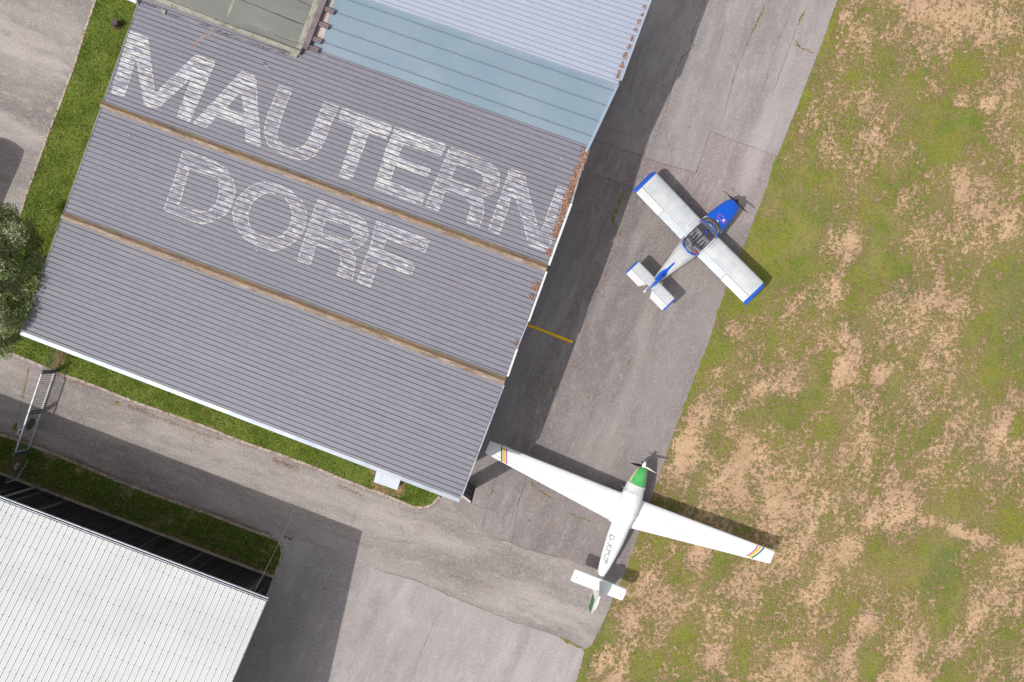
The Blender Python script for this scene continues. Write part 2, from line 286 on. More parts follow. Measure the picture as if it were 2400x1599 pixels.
def glass(name, tint, mixf):
    m = bpy.data.materials.new(name); m.use_nodes = True; nt = m.node_tree; N = nt.nodes; L = nt.links
    out = N['Material Output']; N.remove(N['Principled BSDF'])
    tr = N.new('ShaderNodeBsdfTransparent'); tr.inputs[0].default_value = tint
    gl = N.new('ShaderNodeBsdfGlossy'); gl.inputs['Roughness'].default_value = .06; gl.inputs[0].default_value = (.95, .97, 1, 1)
    fr = N.new('ShaderNodeLayerWeight'); fr.inputs[0].default_value = mixf
    mx = N.new('ShaderNodeMixShader'); L.new(fr.outputs['Fresnel'], mx.inputs[0]); L.new(tr.outputs[0], mx.inputs[1]); L.new(gl.outputs[0], mx.inputs[2])
    L.new(mx.outputs[0], out.inputs[0]); return m
M['glass'] = glass('canopy_perspex', (.84, .84, .86, 1), .14)
M['window'] = mat('dark_window', lin(50, 56, 62), rough=.15, spec=.6)

# meadow: straw and green tufts; 'dry' is a hand placed map of the bare patches
def meadow_mat():
    m = bpy.data.materials.new('patchy_meadow'); m.use_nodes = True; nt = m.node_tree; N = nt.nodes; L = nt.links
    b = N['Principled BSDF']; b.inputs['Roughness'].default_value = .97; b.inputs['Specular IOR Level'].default_value = .1
    tc = N.new('ShaderNodeTexCoord'); at = N.new('ShaderNodeAttribute'); at.attribute_name = 'dry'
    def nz(s, d, r, rz=0, st=(1, 1, 1), di=0, off=(0, 0, 0)):
        mp = N.new('ShaderNodeMapping'); mp.vector_type = 'TEXTURE'; mp.inputs['Rotation'].default_value = (0, 0, rz); mp.inputs['Scale'].default_value = st
        mp.inputs['Location'].default_value = off
        L.new(tc.outputs['Object'], mp.inputs[0])
        n = N.new('ShaderNodeTexNoise'); n.inputs['Scale'].default_value = s; n.inputs['Detail'].default_value = d; n.inputs['Roughness'].default_value = r; n.inputs['Distortion'].default_value = di
        L.new(mp.outputs[0], n.inputs['Vector']); return n.outputs[0]
    def math_(op, a, b_):
        n = N.new('ShaderNodeMath'); n.operation = op
        for i, x in enumerate((a, b_)):
            if hasattr(x, 'links'): L.new(x, n.inputs[i])
            else: n.inputs[i].default_value = x
        return n.outputs[0]
    def ramp(v, lo, hi, f=1):
        r = N.new('ShaderNodeMapRange'); r.interpolation_type = 'SMOOTHSTEP'; r.inputs['From Min'].default_value = lo; r.inputs['From Max'].default_value = hi; r.inputs['To Max'].default_value = f
        L.new(v, r.inputs['Value']); return r.outputs[0]
    def mix(f, a, c):
        n = N.new('ShaderNodeMix'); n.data_type = 'RGBA'
        if hasattr(f, 'links'): L.new(f, n.inputs[0])
        else: n.inputs[0].default_value = f
        for s_, x in ((6, a), (7, c)):
            if hasattr(x, 'links'): L.new(x, n.inputs[s_])
            else: n.inputs[s_].default_value = x
        return n.outputs[2]
    big = nz(.32, 3, .5, math.radians(62), (1.7, 1, 1))
    mid = nz(1.0, 5, .62, math.radians(62), (1.5, 1, 1), .4)
    fine = nz(4.2, 5, .75, off=(3, 7, 0))
    vfine = nz(11, 4, .8, off=(13, 2, 0))
    d = math_('ADD', at.outputs['Fac'], math_('MULTIPLY', math_('SUBTRACT', big, .5), .9))
    d = math_('ADD', d, math_('MULTIPLY', math_('SUBTRACT', mid, .5), 2.0))
    vt = N.new('ShaderNodeTexVoronoi'); vt.inputs['Scale'].default_value = 5.2; L.new(tc.outputs['Object'], vt.inputs['Vector'])
    d2 = math_('ADD', d, math_('MULTIPLY', math_('SUBTRACT', fine, .5), 2.4))
    d2 = math_('ADD', d2, math_('MULTIPLY', math_('SUBTRACT', vt.outputs['Distance'], .44), .62))
    d2 = math_('ADD', d2, math_('MULTIPLY', math_('SUBTRACT', vfine, .5), 2.6))
    dry = ramp(d2, .02, .92)
    straw = mix(ramp(nz(.45, 4, .6), .4, .6), lin(210, 174, 142), lin(192, 156, 132))
    straw = mix(ramp(nz(1.2, 6, .7, off=(5, 5, 0)), .5, .64, .75), straw, lin(166, 138, 106))
    straw = mix(ramp(nz(14, 4, .8), .48, .64, .6), straw, lin(214, 186, 148))
    straw = mix(ramp(nz(8, 5, .8, off=(9, 1, 0)), .5, .62, .6), straw, lin(146, 118, 84))
    green = mix(ramp(nz(.3, 4, .6, off=(2, 9, 0)), .42, .6), lin(130, 138, 50), lin(106, 126, 46))
    green = mix(ramp(nz(1.3, 6, .7, off=(1, 2, 0)), .48, .62, .8), green, lin(136, 132, 64))
    green = mix(ramp(nz(.24, 3, .5, off=(21, 4, 0)), .54, .66, .55), green, lin(104, 122, 76))
    green = mix(ramp(nz(9, 5, .8, off=(4, 4, 0)), .46, .62, .7), green, lin(82, 92, 32))
    green = mix(ramp(nz(15, 4, .8, off=(8, 4, 0)), .52, .64, .6), green, lin(170, 160, 98))
    green = mix(ramp(nz(6.5, 6, .8, off=(17, 3, 0)), .48, .62, .38), green, lin(160, 138, 94))
    green = mix(ramp(nz(.8, 6, .7, off=(27, 13, 0)), .52, .66, .30), green, lin(146, 128, 84))
    col = mix(dry, green, straw)
    # thin blend: dull straw between the tufts
    col = mix(ramp(nz(.4, 5, .6, off=(31, 4, 0)), .46, .62, .34), col, lin(168, 148, 106))
    # yellow flowers in loose drifts
    v = N.new('ShaderNodeTexVoronoi'); v.inputs['Scale'].default_value = 5.5; L.new(tc.outputs['Object'], v.inputs['Vector'])
    fl = math_('MULTIPLY', ramp(v.outputs['Distance'], .16, .08), ramp(nz(.55, 4, .7, off=(41, 9, 0)), .54, .64))
    fl = math_('MULTIPLY', fl, math_('SUBTRACT', 1.0, math_('MULTIPLY', dry, .7)))
    col = mix(fl, col, lin(214, 190, 40))
    L.new(col, b.inputs['Base Color'])
    bp = N.new('ShaderNodeBump'); bp.inputs['Strength'].default_value = .9; bp.inputs['Distance'].default_value = .06
    L.new(math_('ADD', math_('MULTIPLY', vfine, .6), math_('SUBTRACT', fine, dry)), bp.inputs['Height']); L.new(bp.outputs[0], b.inputs['Normal'])
    return m
M['meadow'] = meadow_mat()

# ------------------------------------------------------------------ ground
BL = [(2130, 40, 100, .5), (2260, 40, 80, .4), (2323, 77, 50, .5), (2257, 235, 27, .9), (2310, 245, 22, .8), (2374, 190, 40, .5), (2387, 280, 50, .5), (2080, 166, 60, -.7), (2272, 153, 50, -.7),
 (2259, 285, 60, -.7), (2119, 280, 30, -.6), (2208, 357, 50, -.5), (2093, 290, 18, .7), (2042, 370, 40, .5), (1979, 31, 30, .6), (1943, 64, 14, -.7), (1991, 573, 33, .9), (2251, 438, 25, .9), (1953, 670, 25, .8),
 (1851, 724, 26, .8), (2119, 456, 25, .6), (2182, 578, 50, .45), (2285, 476, 50, .5), (2221, 732, 50, .45), (2374, 515, 50, .4), (2042, 740, 18, .7), (2157, 706, 40, .35), (1978, 788, 25, .7), (2055, 490, 60, -.5),
 (1902, 527, 80, -.55), (2068, 617, 50, -.6), (2170, 630, 35, -.4), (2310, 719, 50, -.5), (2361, 630, 60, -.45), (2029, 706, 30, -.5), (1889, 655, 35, -.4), (1973, 876, 30, .9), (2060, 876, 25, .8), (1851, 894, 25, .7),
 (2017, 991, 35, .6), (2195, 838, 50, .5), (2144, 922, 30, .5), (2336, 1004, 45, .55), (2234, 1030, 40, .5), (1838, 1157, 70, .6), (2106, 1182, 40, .6), (2004, 1106, 50, .3), (1915, 894, 30, -.6), (1864, 966, 30, -.6),
 (2055, 1017, 25, -.6), (2183, 1017, 30, -.6), (2221, 1157, 50, -.6), (2106, 902, 30, -.6), (2310, 876, 60, -.6), (1978, 978, 40, -.5), (2387, 1004, 25, -.7), (2246, 1055, 30, -.5), (1996, 1287, 25, .8), (2119, 1238, 50, .5),
 (2042, 1462, 30, .8), (1978, 1565, 42, .8), (1864, 1565, 50, .6), (2144, 1519, 28, .7), (2131, 1585, 45, .8), (2221, 1524, 25, .7), (1902, 1404, 50, .4), (2310, 1430, 50, .5), (2374, 1302, 30, .6), (2180, 1225, 20, .6),
 (2240, 1245, 18, .6), (2300, 1268, 18, .6), (2182, 1315, 75, -.8), (2221, 1430, 50, -.7), (2045, 1552, 33, -.9), (1940, 1519, 30, -.6), (2055, 1284, 30, -.6), (1966, 1411, 30, -.6), (2157, 1555, 22, -.8), (2221, 1570, 20, -.8),
 (2374, 1238, 50, -.6), (2369, 1493, 35, -.6), (1876, 1442, 20, -.6), (1519, 1366, 25, .7), (1544, 1399, 25, .7), (1480, 1455, 25, .7), (1633, 1289, 22, .6), (1646, 1315, 22, .6), (1442, 1582, 22, .8), (1684, 1519, 35, .8),
 (1557, 1480, 20, .7), (1761, 1366, 35, .6), (1620, 1468, 15, .6), (1697, 1327, 35, -.6), (1608, 1493, 36, -.8), (1748, 1519, 30, -.7), (1544, 1289, 40, -.4), (1519, 1570, 45, -.8), (1646, 958, 28, .7), (1608, 1042, 35, .7),
 (1595, 1106, 25, .6), (1736, 820, 14, .7), (1682, 866, 11, .9), (1782, 907, 18, .8), (1761, 1055, 40, .5), (1697, 1144, 45, .6), (1736, 1106, 30, .4), (1685, 838, 30, -.6), (1710, 953, 30, -.6), (1787, 979, 35, -.5),
 (1710, 1055, 16, -.7), (1621, 1157, 15, -.6), (1761, 630, 70, -.7), (1710, 770, 18, .6), (1790, 520, 50, -.5), (1850, 420, 50, -.4), (1900, 300, 40, -.2), (1840, 600, 60, -.5), (2200, 80, 60, .3), (1745, 700, 40, -.5)]
EDGE = [(1985, -60), (1963, 0), (1927.5, 97), (1876.5, 230), (1813, 383), (1799.5, 433), (1736, 594), (1685, 719), (1662, 800), (1618, 910), (1565, 1055), (1526.5, 1170), (1498, 1246), (1470, 1327), (1437, 1404),
        (1409, 1470), (1389, 1511), (1378, 1519), (1366, 1522), (1369, 1533), (1350, 1599), (1325, 1680), (1220, 2050)]
def axis(lo, hi, st):
    core = list(np.arange(lo, hi + 1e-6, st)); return np.array([-260, -120, -60] + core + [60, 120, 260])
xs = axis(2.0, 31, .25); ys = axis(-22, 22, .25)
X, Y = np.meshgrid(xs, ys); nx, ny = len(xs), len(ys)
PX = X * F / H + 1200; PY = 799.5 - Y * F / H
D = .355 + .075 / (1 + np.exp(-(PY - 880) / 60.))
ca, sa = math.cos(math.radians(-62)), math.sin(math.radians(-62))
for bx, by, br, a in BL:
    dx, dy = PX - bx, PY - by; u = (dx * ca + dy * sa) / 1.35; v = (-dx * sa + dy * ca) / .95
    D += a * .62 * np.exp(-(u * u + v * v) / (br * br))
for (x0, y0), (x1, y1) in zip(EDGE[:-1], EDGE[1:]):
    L2 = (x1 - x0) ** 2 + (y1 - y0) ** 2; t = np.clip(((PX - x0) * (x1 - x0) + (PY - y0) * (y1 - y0)) / L2, 0, 1)
    dd = np.hypot(PX - x0 - t * (x1 - x0), PY - y0 - t * (y1 - y0)); D -= .26 * np.exp(-(dd / 15) ** 2)
for (x0, y0), (x1, y1), wd_, am in [((2140, 1205), (2240, 1245), 13, .4), ((2240, 1245), (2420, 1305), 11, .4), ((2380, 930), (2310, 1120), 16, .3), ((2000, 560), (1940, 720), 14, .25), ((1935, 1170), (1885, 1290), 9, .25), ((2140, 860), (2020, 1090), 12, .25), ((2120, 1080), (2030, 1230), 10, .22)]:
    L2 = (x1 - x0) ** 2 + (y1 - y0) ** 2; t = np.clip(((PX - x0) * (x1 - x0) + (PY - y0) * (y1 - y0)) / L2, 0, 1)
    D += am * np.exp(-(np.hypot(PX - x0 - t * (x1 - x0), PY - y0 - t * (y1 - y0)) / wd_) ** 2)
verts = np.stack([X.ravel(), Y.ravel(), np.full(X.size, -.004)], 1)
idx = np.arange(X.size).reshape(ny, nx)
faces = np.stack([idx[:-1, :-1].ravel(), idx[:-1, 1:].ravel(), idx[1:, 1:].ravel(), idx[1:, :-1].ravel()], 1)
g = mesh('meadow', verts.tolist(), faces.tolist(), M['meadow'])
at = g.data.attributes.new('dry', 'FLOAT', 'POINT'); at.data.foreach_set('value', D.ravel().astype('f'))
tag(g, 'patchy dry airfield meadow east of the apron', kind='structure')

def ngon(name, pts, z, m, label=None, parent=None, kind='structure', jit=0):
    ps = []
    for i, p in enumerate(pts):
        ps.append(P(p[0], p[1], 0))
    for p in ps: p.z = z
    bm = bmesh.new(); vs = [bm.verts.new(p) for p in ps]; f = bm.faces.new(vs)
    f.normal_update()
    if f.normal.z < 0: f.normal_flip()
    bmesh.ops.triangulate(bm, faces=bm.faces[:])
    o = from_bm(name, bm, M[m], parent)
    if kind: tag(o, label, kind=kind)
    return o
def wobble(pts, amp, step=8, seed=1):
    r = random.Random(seed); out = []
    for (x0, y0), (x1, y1) in zip(pts[:-1], pts[1:]):
        n = max(1, int(math.hypot(x1 - x0, y1 - y0) / step))
        for i in range(n):
            t = i / n; out.append((x0 + (x1 - x0) * t + r.uniform(-amp, amp), y0 + (y1 - y0) * t + r.uniform(-amp, amp)))
    out.append(pts[-1]); return out
EDGEW = wobble(EDGE, 1.3, 7)
ngon('apron', [(1985, -60)] + EDGEW[1:] + [(-900, 2050), (-900, -900), (2290, -900)], 0.0, 'asphalt', 'grey asphalt apron and yard')
JS = [(500, 1214), (664, 1259), (720, 1272), (824, 1315), (880, 1335), (925, 1349), (982, 1363), (1059, 1399), (1110, 1419), (1160, 1437), (1200, 1456), (1256, 1474), (1312, 1494), (1366, 1522)]
ngon('south_yard', wobble(JS, .8, 10, 3) + [(1369, 1531), (1350, 1599), (1325, 1680), (1220, 2050), (300, 2050), (300, 1300)], .0065, 'asphalt_south', 'pale asphalt yard by the white roofed building')
UP = [(1230, 278), (1398, 329), (1509, 366), (1544, 380), (1632, 405), (1664, 307), (1800, 358), (1822, 366)]
ngon('upper_apron', UP + [(1876.5, 229), (1927.5, 96), (1962, 0), (1984, -60), (2200, -650), (1450, -650), (1450, -60)], .004, 'asphalt_light', 'paler upper part of the apron')
ngon('apron_patch', [(1180, 268), (1230, 280), (1398, 331), (1509, 368), (1544, 382), (1630, 407), (1664, 309), (1800, 360), (1820, 368), (1812, 383), (1799, 432), (1760, 530), (1483, 438), (1373.5, 402.5), (1150, 330)], .004, 'asphalt_patch', 'repaired asphalt patch across the apron')
WR = [(-60, 1004), (0, 1018), (43, 1032), (84, 1047.5), (153, 1074), (255, 1117.6), (357, 1157), (472, 1198), (600, 1246), (638, 1260), (700, 1268), (840, 1318), (1000, 1366), (1020, 1340), (1040, 1250), (1080, 1190), (1040, 1150), (700, 1000), (-60, 780)]
ngon('west_road', [(-900, 560), (-60, 780), (700, 1000), (1000, 1120), (1060, 1160)] + wobble([(1066, 1190), (1100, 1215), (1136, 1245), (1190, 1270), (1240, 1290), (1300, 1304), (1335, 1313), (1425, 1345)], 1.5, 12, 5) + [(1452, 1366), (1436, 1400), (1408, 1466), (1388, 1508), (1378, 1516), (1366, 1520)] + [(1256, 1476), (1110, 1421), (982, 1366), (824, 1318), (700, 1268), (638, 1260), (600, 1246), (472, 1198), (357, 1157), (255, 1117.6), (153, 1074), (84, 1047.5), (43, 1032), (0, 1018), (-60, 1004), (-900, 700)], .0035, 'asphalt_road', 'light asphalt road between the two hangars')
ngon('northwest_road', [(-900, -900), (500, -900), (226, 0), (205, 60), (190, 110), (150, 225), (120, 300), (84, 400), (50, 500), (10, 620), (0, 700), (-60, 780), (-900, 560)], .0055, 'asphalt_road', 'light asphalt yard at the upper left')
# kerbs and verges
def kerb(name, pts, wd, label, z=.09, seed=2):
    pts = wobble(pts, .5, 16, seed); mb = MB(); L_ = []; R_ = []
    for i, p in enumerate(pts):
        a = Vector(pts[max(i - 1, 0)]); b = Vector(pts[min(i + 1, len(pts) - 1)]); d = (b - a).normalized(); n = Vector((-d.y, d.x)) * wd / 2
        L_.append((p[0] + n.x, p[1] + n.y)); R_.append((p[0] - n.x, p[1] - n.y))
    for i in range(len(pts) - 1):
        q = [L_[i], L_[i + 1], R_[i + 1], R_[i]]; b = [P(*p, 0) for p in q]; t = [v + Vector((0, 0, z)) for v in b]
        mb.add(b + t, [(4, 5, 6, 7), (0, 1, 5, 4), (2, 3, 7, 6)])
    return tag(mb.build(name, M['kerb']), label, kind='structure')
K1 = [(226, 0), (205, 60), (190, 110), (172, 165), (150, 225), (120, 300), (102, 350), (84, 400), (66, 450), (50, 500), (38, 560), (20, 640), (-10, 740)]
K1 = [(250, -60)] + K1
K2a = [(-60, 790), (2.5, 819), (50, 837), (104, 860), (133, 872)]
K2 = [(133, 872), (229.6, 907), (319, 943), (408, 973.5), (485, 1001.5), (548, 1027), (600, 1046), (664, 1068), (743, 1097), (804, 1123), (868, 1148), (906, 1161), (944, 1177.5), (970, 1188), (995, 1189), (1013, 1182.6), (1023, 1171), (1031, 1163)]
K3 = [(-60, 995), (0, 1018), (43, 1032), (84, 1047.5), (153, 1074), (255, 1117.6), (357, 1157), (472, 1198), (600, 1246), (638, 1260), (653.5, 1267.5), (661, 1284), (661, 1302), (655, 1322), (642, 1353)]
kerb('kerb', K1, 5, 'stone kerb along the upper left lawn')
kerb('kerb', K2a + K2[1:], 6, 'stone kerb below the lettered hangar')
kerb('kerb', K3, 6, 'stone kerb in front of the white roofed building')
V1 = K1 + [(-10, 840)] + K2a[1:] + K2[1:] + [(1031, 1163), (1100, 1000), (600, 600), (380, -60)]
ngon('grass_verge', V1, .07, 'verge', 'green lawn round the lettered hangar')
V3 = K3 + [(600, 1336), (382, 1261), (234, 1200), (76, 1140), (0, 1112), (-60, 1090)]
ngon('grass_verge', V3, .07, 'verge2', 'shaded grass strip by the black wall')
ngon('soil_strip', wobble([(-60, 1088), (0, 1111), (76, 1138), (234, 1197), (382, 1258), (600, 1333), (640, 1350), (646, 1340), (600, 1322), (500, 1278), (382, 1240), (300, 1216), (234, 1184), (150, 1150), (76, 1124), (0, 1096), (-60, 1070)], 3, 9, 8), .074, 'soil', 'dry soil strip at the wall foot')
ngon('soil_strip', wobble([(136, 800), (130, 835), (124, 862), (136, 869), (150, 862), (160, 835), (168, 805)], 2, 6, 9), .074, 'soil', 'trodden soil at the gate post')
ngon('soil_strip', wobble([(868, 1100), (872, 1150), (905, 1162), (950, 1165), (952, 1120)], 3, 7, 10), .074, 'soil', 'bare soil round the pale box')

def ribbon(mb, pts, wd, z, seed=0, amp=1.2, step=5, m=0, taper=True):
    pts = wobble(pts, amp, step, seed); r = random.Random(seed); n = len(pts); Ls = []; Rs = []
    for i, p in enumerate(pts):
        a = Vector(pts[max(i - 1, 0)]); b = Vector(pts[min(i + 1, n - 1)]); d = (b - a)
        d = d.normalized() if d.length > 0 else Vector((1, 0)); nn = Vector((-d.y, d.x))
        ww = wd / 2 * r.uniform(.5, 1.3) * (min(1, 4 * min(i, n - 1 - i) / n + .2) if taper else 1)
        for s, lst in ((1, Ls), (-1, Rs)):
            q = P(p[0] + nn.x * ww * s, p[1] + nn.y * ww * s, 0); q.z = z; lst.append(q)
    for i in range(n - 1): mb.add([Ls[i], Rs[i], Rs[i + 1], Ls[i + 1]], [(0, 1, 2, 3)], m)
ck = MB()
CR = [([(1654, 0), (1636, 45), (1620, 80), (1625, 110), (1595, 138), (1577.5, 189), (1562, 255), (1534, 332), (1521, 367)], 2.0), ([(1315, 879), (1297, 915), (1269, 1012), (1247, 1070), (1225, 1150), (1190, 1240)], 1.5),
      ([(1460, 540), (1420, 640), (1385, 720), (1345, 805), (1315, 879)], 1.0), ([(1789, 23), (1761, 79), (1740, 130), (1725, 163), (1700, 258), (1681, 309)], 1.8), ([(1897, 4), (1876, 48), (1862, 75), (1855, 99), (1832, 160), (1800, 250)], 1.4),
      ([(1855, 99), (1880, 115), (1912, 127)], 1.6), ([(1860, 2), (1840, 60), (1815, 120), (1800, 170), (1770, 260)], 1.2), ([(1488, 808), (1474, 853), (1462, 900), (1447, 922), (1430, 943)], 1.3), ([(1405, 290), (1420, 300), (1470, 315), (1460, 335), (1450, 352)], 1.2),
      ([(1400, 320), (1455, 345), (1475, 330), (1480, 300), (1530, 303)], 1.0), ([(1500, 120), (1485, 180), (1470, 240)], 1.0), ([(1171, 1080), (1156, 1144), (1136, 1200), (1130, 1260)], 1.6), ([(1230, 1130), (1215, 1180), (1205, 1240), (1190, 1330)], 1.2),
      ([(1053, 1401), (1045, 1425), (1020, 1450), (1000, 1500), (975, 1560), (965, 1599)], 1.2), ([(835, 1203), (822, 1238)], 1), ([(1136, 1245), (1150, 1258), (1190, 1270), (1240, 1290), (1280, 1300), (1330, 1312)], 1.3), ([(935, 1225), (945, 1245), (948, 1258)], .9),
      ([(1373, 402), (1420, 418), (1483, 438)], 1.5), ([(1398, 330), (1509, 367), (1544, 381), (1630, 406), (1664, 308), (1800, 359), (1820, 367)], 1.2), ([(1570, 352), (1600, 352), (1625, 335)], .9), ([(880, 1334), (982, 1363), (1059, 1399), (1110, 1419), (1200, 1456), (1312, 1494)], 1.4),
      ([(1390, 600), (1350, 700), (1315, 800)], .8), ([(1100, 1180), (1130, 1190), (1160, 1195)], 1), ([(1245, 1125), (1255, 1140), (1265, 1155)], 1.2), ([(68, 860), (60, 900), (52, 935), (45, 970), (36, 1012)], 2.0), ([(152, 880), (150, 905), (146, 930)], 1.0), ([(1700, 20), (1690, 90), (1675, 150)], .8)]
for i, (p, wd) in enumerate(CR): ribbon(ck, p, wd, .009, i)
def spot(px, py, r, seed, m='crack'):
    rr_ = random.Random(seed); mb = MB(); q = []
    for k in range(14): a = 6.283 * k / 14; e = r * rr_.uniform(.6, 1.2); v = P(px + math.cos(a) * e, py + math.sin(a) * e, 0); v.z = .010; q.append(v)
    q = q[::-1]; mb.add(q, [tuple(range(14))]); return tag(mb.build('pavement_spot', M[m]), 'dark oil spot on the asphalt', kind='structure')
for i, (x, y, r) in enumerate([(1616.5, 298, 3), (1553, 397, 4.5), (1702, 304, 1.6), (1500, 260, 3.5), (1330, 960, 2.5), (1290, 1390, 3), (1180, 1300, 2.2), (760, 1380, 3), (1060, 1500, 2.4), (175, 90, 1.8), (1240, 1220, 3)]): spot(x, y, r, i)
tag(ck.build('pavement_cracks', M['crack']), 'thin cracks and joints across the asphalt', kind='structure')
wk = MB()
for i, (p, wd) in enumerate([([(1462, 445), (1458, 460), (1450, 476), (1444, 495), (1437, 507), (1435, 520), (1440, 528), (1450, 535)], 6), ([(1792, 10), (1786, 28), (1770, 60), (1761, 79)], 3.5), ([(1885, 25), (1876, 45), (1873, 58)], 4), ([(1860, 90), (1875, 112), (1895, 120), (1912, 127)], 3.5),
      ([(68, 862), (60, 900), (53, 930)], 3), ([(51, 926), (53, 934)], 9), ([(38, 990), (34, 1005), (44, 1008)], 9), ([(1262, 1148), (1275, 1158), (1292, 1166)], 4), ([(1245, 1128), (1250, 1142)], 4), ([(664, 1258), (676, 1262), (688, 1266)], 5), ([(1312, 1494), (1340, 1508), (1366, 1520)], 7), ([(1300, 905), (1296, 916)], 5), ([(1455, 540), (1445, 560)], 3), ([(1150, 1147), (1162, 1156)], 3), ([(270, 940), (280, 948)], 9), ([(1332, 1203), (1360, 1214), (1385, 1222)], 3), ([(1476, 845), (1473, 856)], 3), ([(1382, 925), (1375, 935)], 2.5)]):
    ribbon(wk, p, wd, .013, i + 50, amp=1.6, step=3)
tag(wk.build('crack_weeds', M['weed']), 'weeds and moss growing in the pavement cracks', kind='stuff')

# scattered small stuff -------------------------------------------------------
def inside(px, py, poly):
    c = np.zeros(px.shape, bool); n = len(poly)
    for i in range(n):
        x0, y0 = poly[i]; x1, y1 = poly[(i + 1) % n]
        if y0 == y1: continue
        k = ((y0 > py) != (y1 > py)) & (px < (x1 - x0) * (py - y0) / (y1 - y0) + x0); c ^= k
    return c
def blades(name, poly, n, zbase, hmin, hmax, wd, mats, label, weights=None, lean=.9, mask=None):
    a = np.array(poly); lo = a.min(0); hi = a.max(0)
    lo = np.maximum(lo, -40); hi = np.minimum(hi, (2440, 1640))
    px = rng.uniform(lo[0], hi[0], n * 3); py = rng.uniform(lo[1], hi[1], n * 3)
    k = inside(px, py, poly); px, py = px[k][:n], py[k][:n]
    if mask is not None:
        k = mask(px, py); px, py = px[k], py[k]
    x = (px - 1200) * H / F; y = -(py - 799.5) * H / F; c = len(x)
    an = rng.uniform(0, 2 * math.pi, c); h = rng.uniform(hmin, hmax, c); w_ = rng.uniform(.5, 1, c) * wd
    lx = rng.normal(0, lean, c) * h; ly = rng.normal(0, lean, c) * h; zb = np.full(c, zbase)
    v = np.empty((c, 3, 3)); v[:, 0] = np.stack([x - np.cos(an) * w_, y - np.sin(an) * w_, zb], 1); v[:, 1] = np.stack([x + np.cos(an) * w_, y + np.sin(an) * w_, zb], 1)
    v[:, 2] = np.stack([x + lx, y + ly, zb + h], 1)
    f = np.arange(c * 3).reshape(c, 3); mi = rng.choice(len(mats), c, p=weights)
    o = mesh(name, v.reshape(-1, 3).tolist(), f.tolist(), [M[m] for m in mats], mi.tolist())
    return tag(o, label, kind='stuff')
blades('verge_grass', V1, 52000, .07, .04, .10, .03, ['blade0', 'blade1', 'blade2', 'blade3'], 'tufted green grass round the lettered hangar', [.42, .34, .17, .07])
blades('verge_grass', V3, 20000, .07, .04, .10, .03, ['blade0', 'blade1', 'blade2', 'blade3'], 'shaded grass strip along the black wall', [.35, .42, .1, .13])
FIELD = EDGE[1:-2] + [(1330, 1660), (2460, 1660), (2460, -40), (1980, -40)]
def gmask(px, py):
    ix = np.clip(((px - 1200) * H / F - 2.0) / .25, 0, nx - 7).astype(int) + 3; iy = np.clip((-(py - 799.5) * H / F + 22) / .25, 0, ny - 7).astype(int) + 3
    d = D[iy, ix]; return rng.uniform(0, 1, px.shape) > np.clip(d * 1.5 - .1, 0.1, .97)
for i, c in enumerate([(114, 124, 50), (96, 110, 38), (146, 142, 74)]): M['tuft%d' % i] = mat('meadow_tuft', lin(*c), rough=.95, spec=.15)
blades('meadow_tufts', FIELD, 50000, 0, .02, .07, .022, ['tuft0', 'tuft1', 'tuft2'], 'low green tufts scattered over the dry meadow', [.45, .35, .2], mask=gmask)

def litter(name, segs, per, spread, z, mats, label, size=.03, onto=None):
    vs = []; fs = []; ms = []
    for (p0, p1, dens) in segs:
        Ln = math.hypot(p1[0] - p0[0], p1[1] - p0[1]); n = int(Ln * per * dens)
        d = ((p1[0] - p0[0]) / Ln, (p1[1] - p0[1]) / Ln)
        for _ in range(n):
            t = random.random(); o = abs(random.gauss(0, spread)) * (1 if random.random() < .8 else -.6)
            x = p0[0] + (p1[0] - p0[0]) * t - d[1] * o; y = p0[1] + (p1[1] - p0[1]) * t + d[0] * o
            q = (onto(x, y) if onto else P(x, y, 0)) + Vector((0, 0, z + random.uniform(0, .03)))
            a = random.uniform(0, 6.28); s = size * random.uniform(.5, 1.3); n3 = Vector((random.gauss(0, .4), random.gauss(0, .4), 1)).normalized()
            e1 = Vector((math.cos(a), math.sin(a), 0)); e1 = (e1 - n3 * e1.dot(n3)).normalized(); e2 = n3.cross(e1)
            b = len(vs); vs += [q - e1 * s, q + e2 * s * .5, q + e1 * s, q - e2 * s * .5]; fs.append((b, b + 1, b + 2, b + 3)); ms.append(random.randrange(len(mats)))
    return tag(mesh(name, vs, fs, [M[m] for m in mats], ms), label, kind='stuff')
seg = lambda pts, d=1: [(a, b, d * random.uniform(.5, 1.4)) for a, b in zip(pts[:-1], pts[1:])]
litter('kerb_litter', seg(K1[::1], .8) + seg(K2, 1.6) + seg([(300, 950), (420, 995), (520, 1030)], 2) + seg([(640, 1075), (700, 1098)], 3) + seg([(790, 1135), (850, 1160)], 3), 2.2, 4.5, .012, ['dry0', 'dry1', 'dry2', 'dry3'], 'dry leaves and dead grass gathered along the kerbs', .022)
litter('kerb_litter', seg([(p[0], p[1] - 1) for p in K3[:10]][::-1], 3.2), 2.2, 5, .012, ['dry0', 'dry3', 'dry1'], 'dead grass fringe beside the shaded kerb', .022)

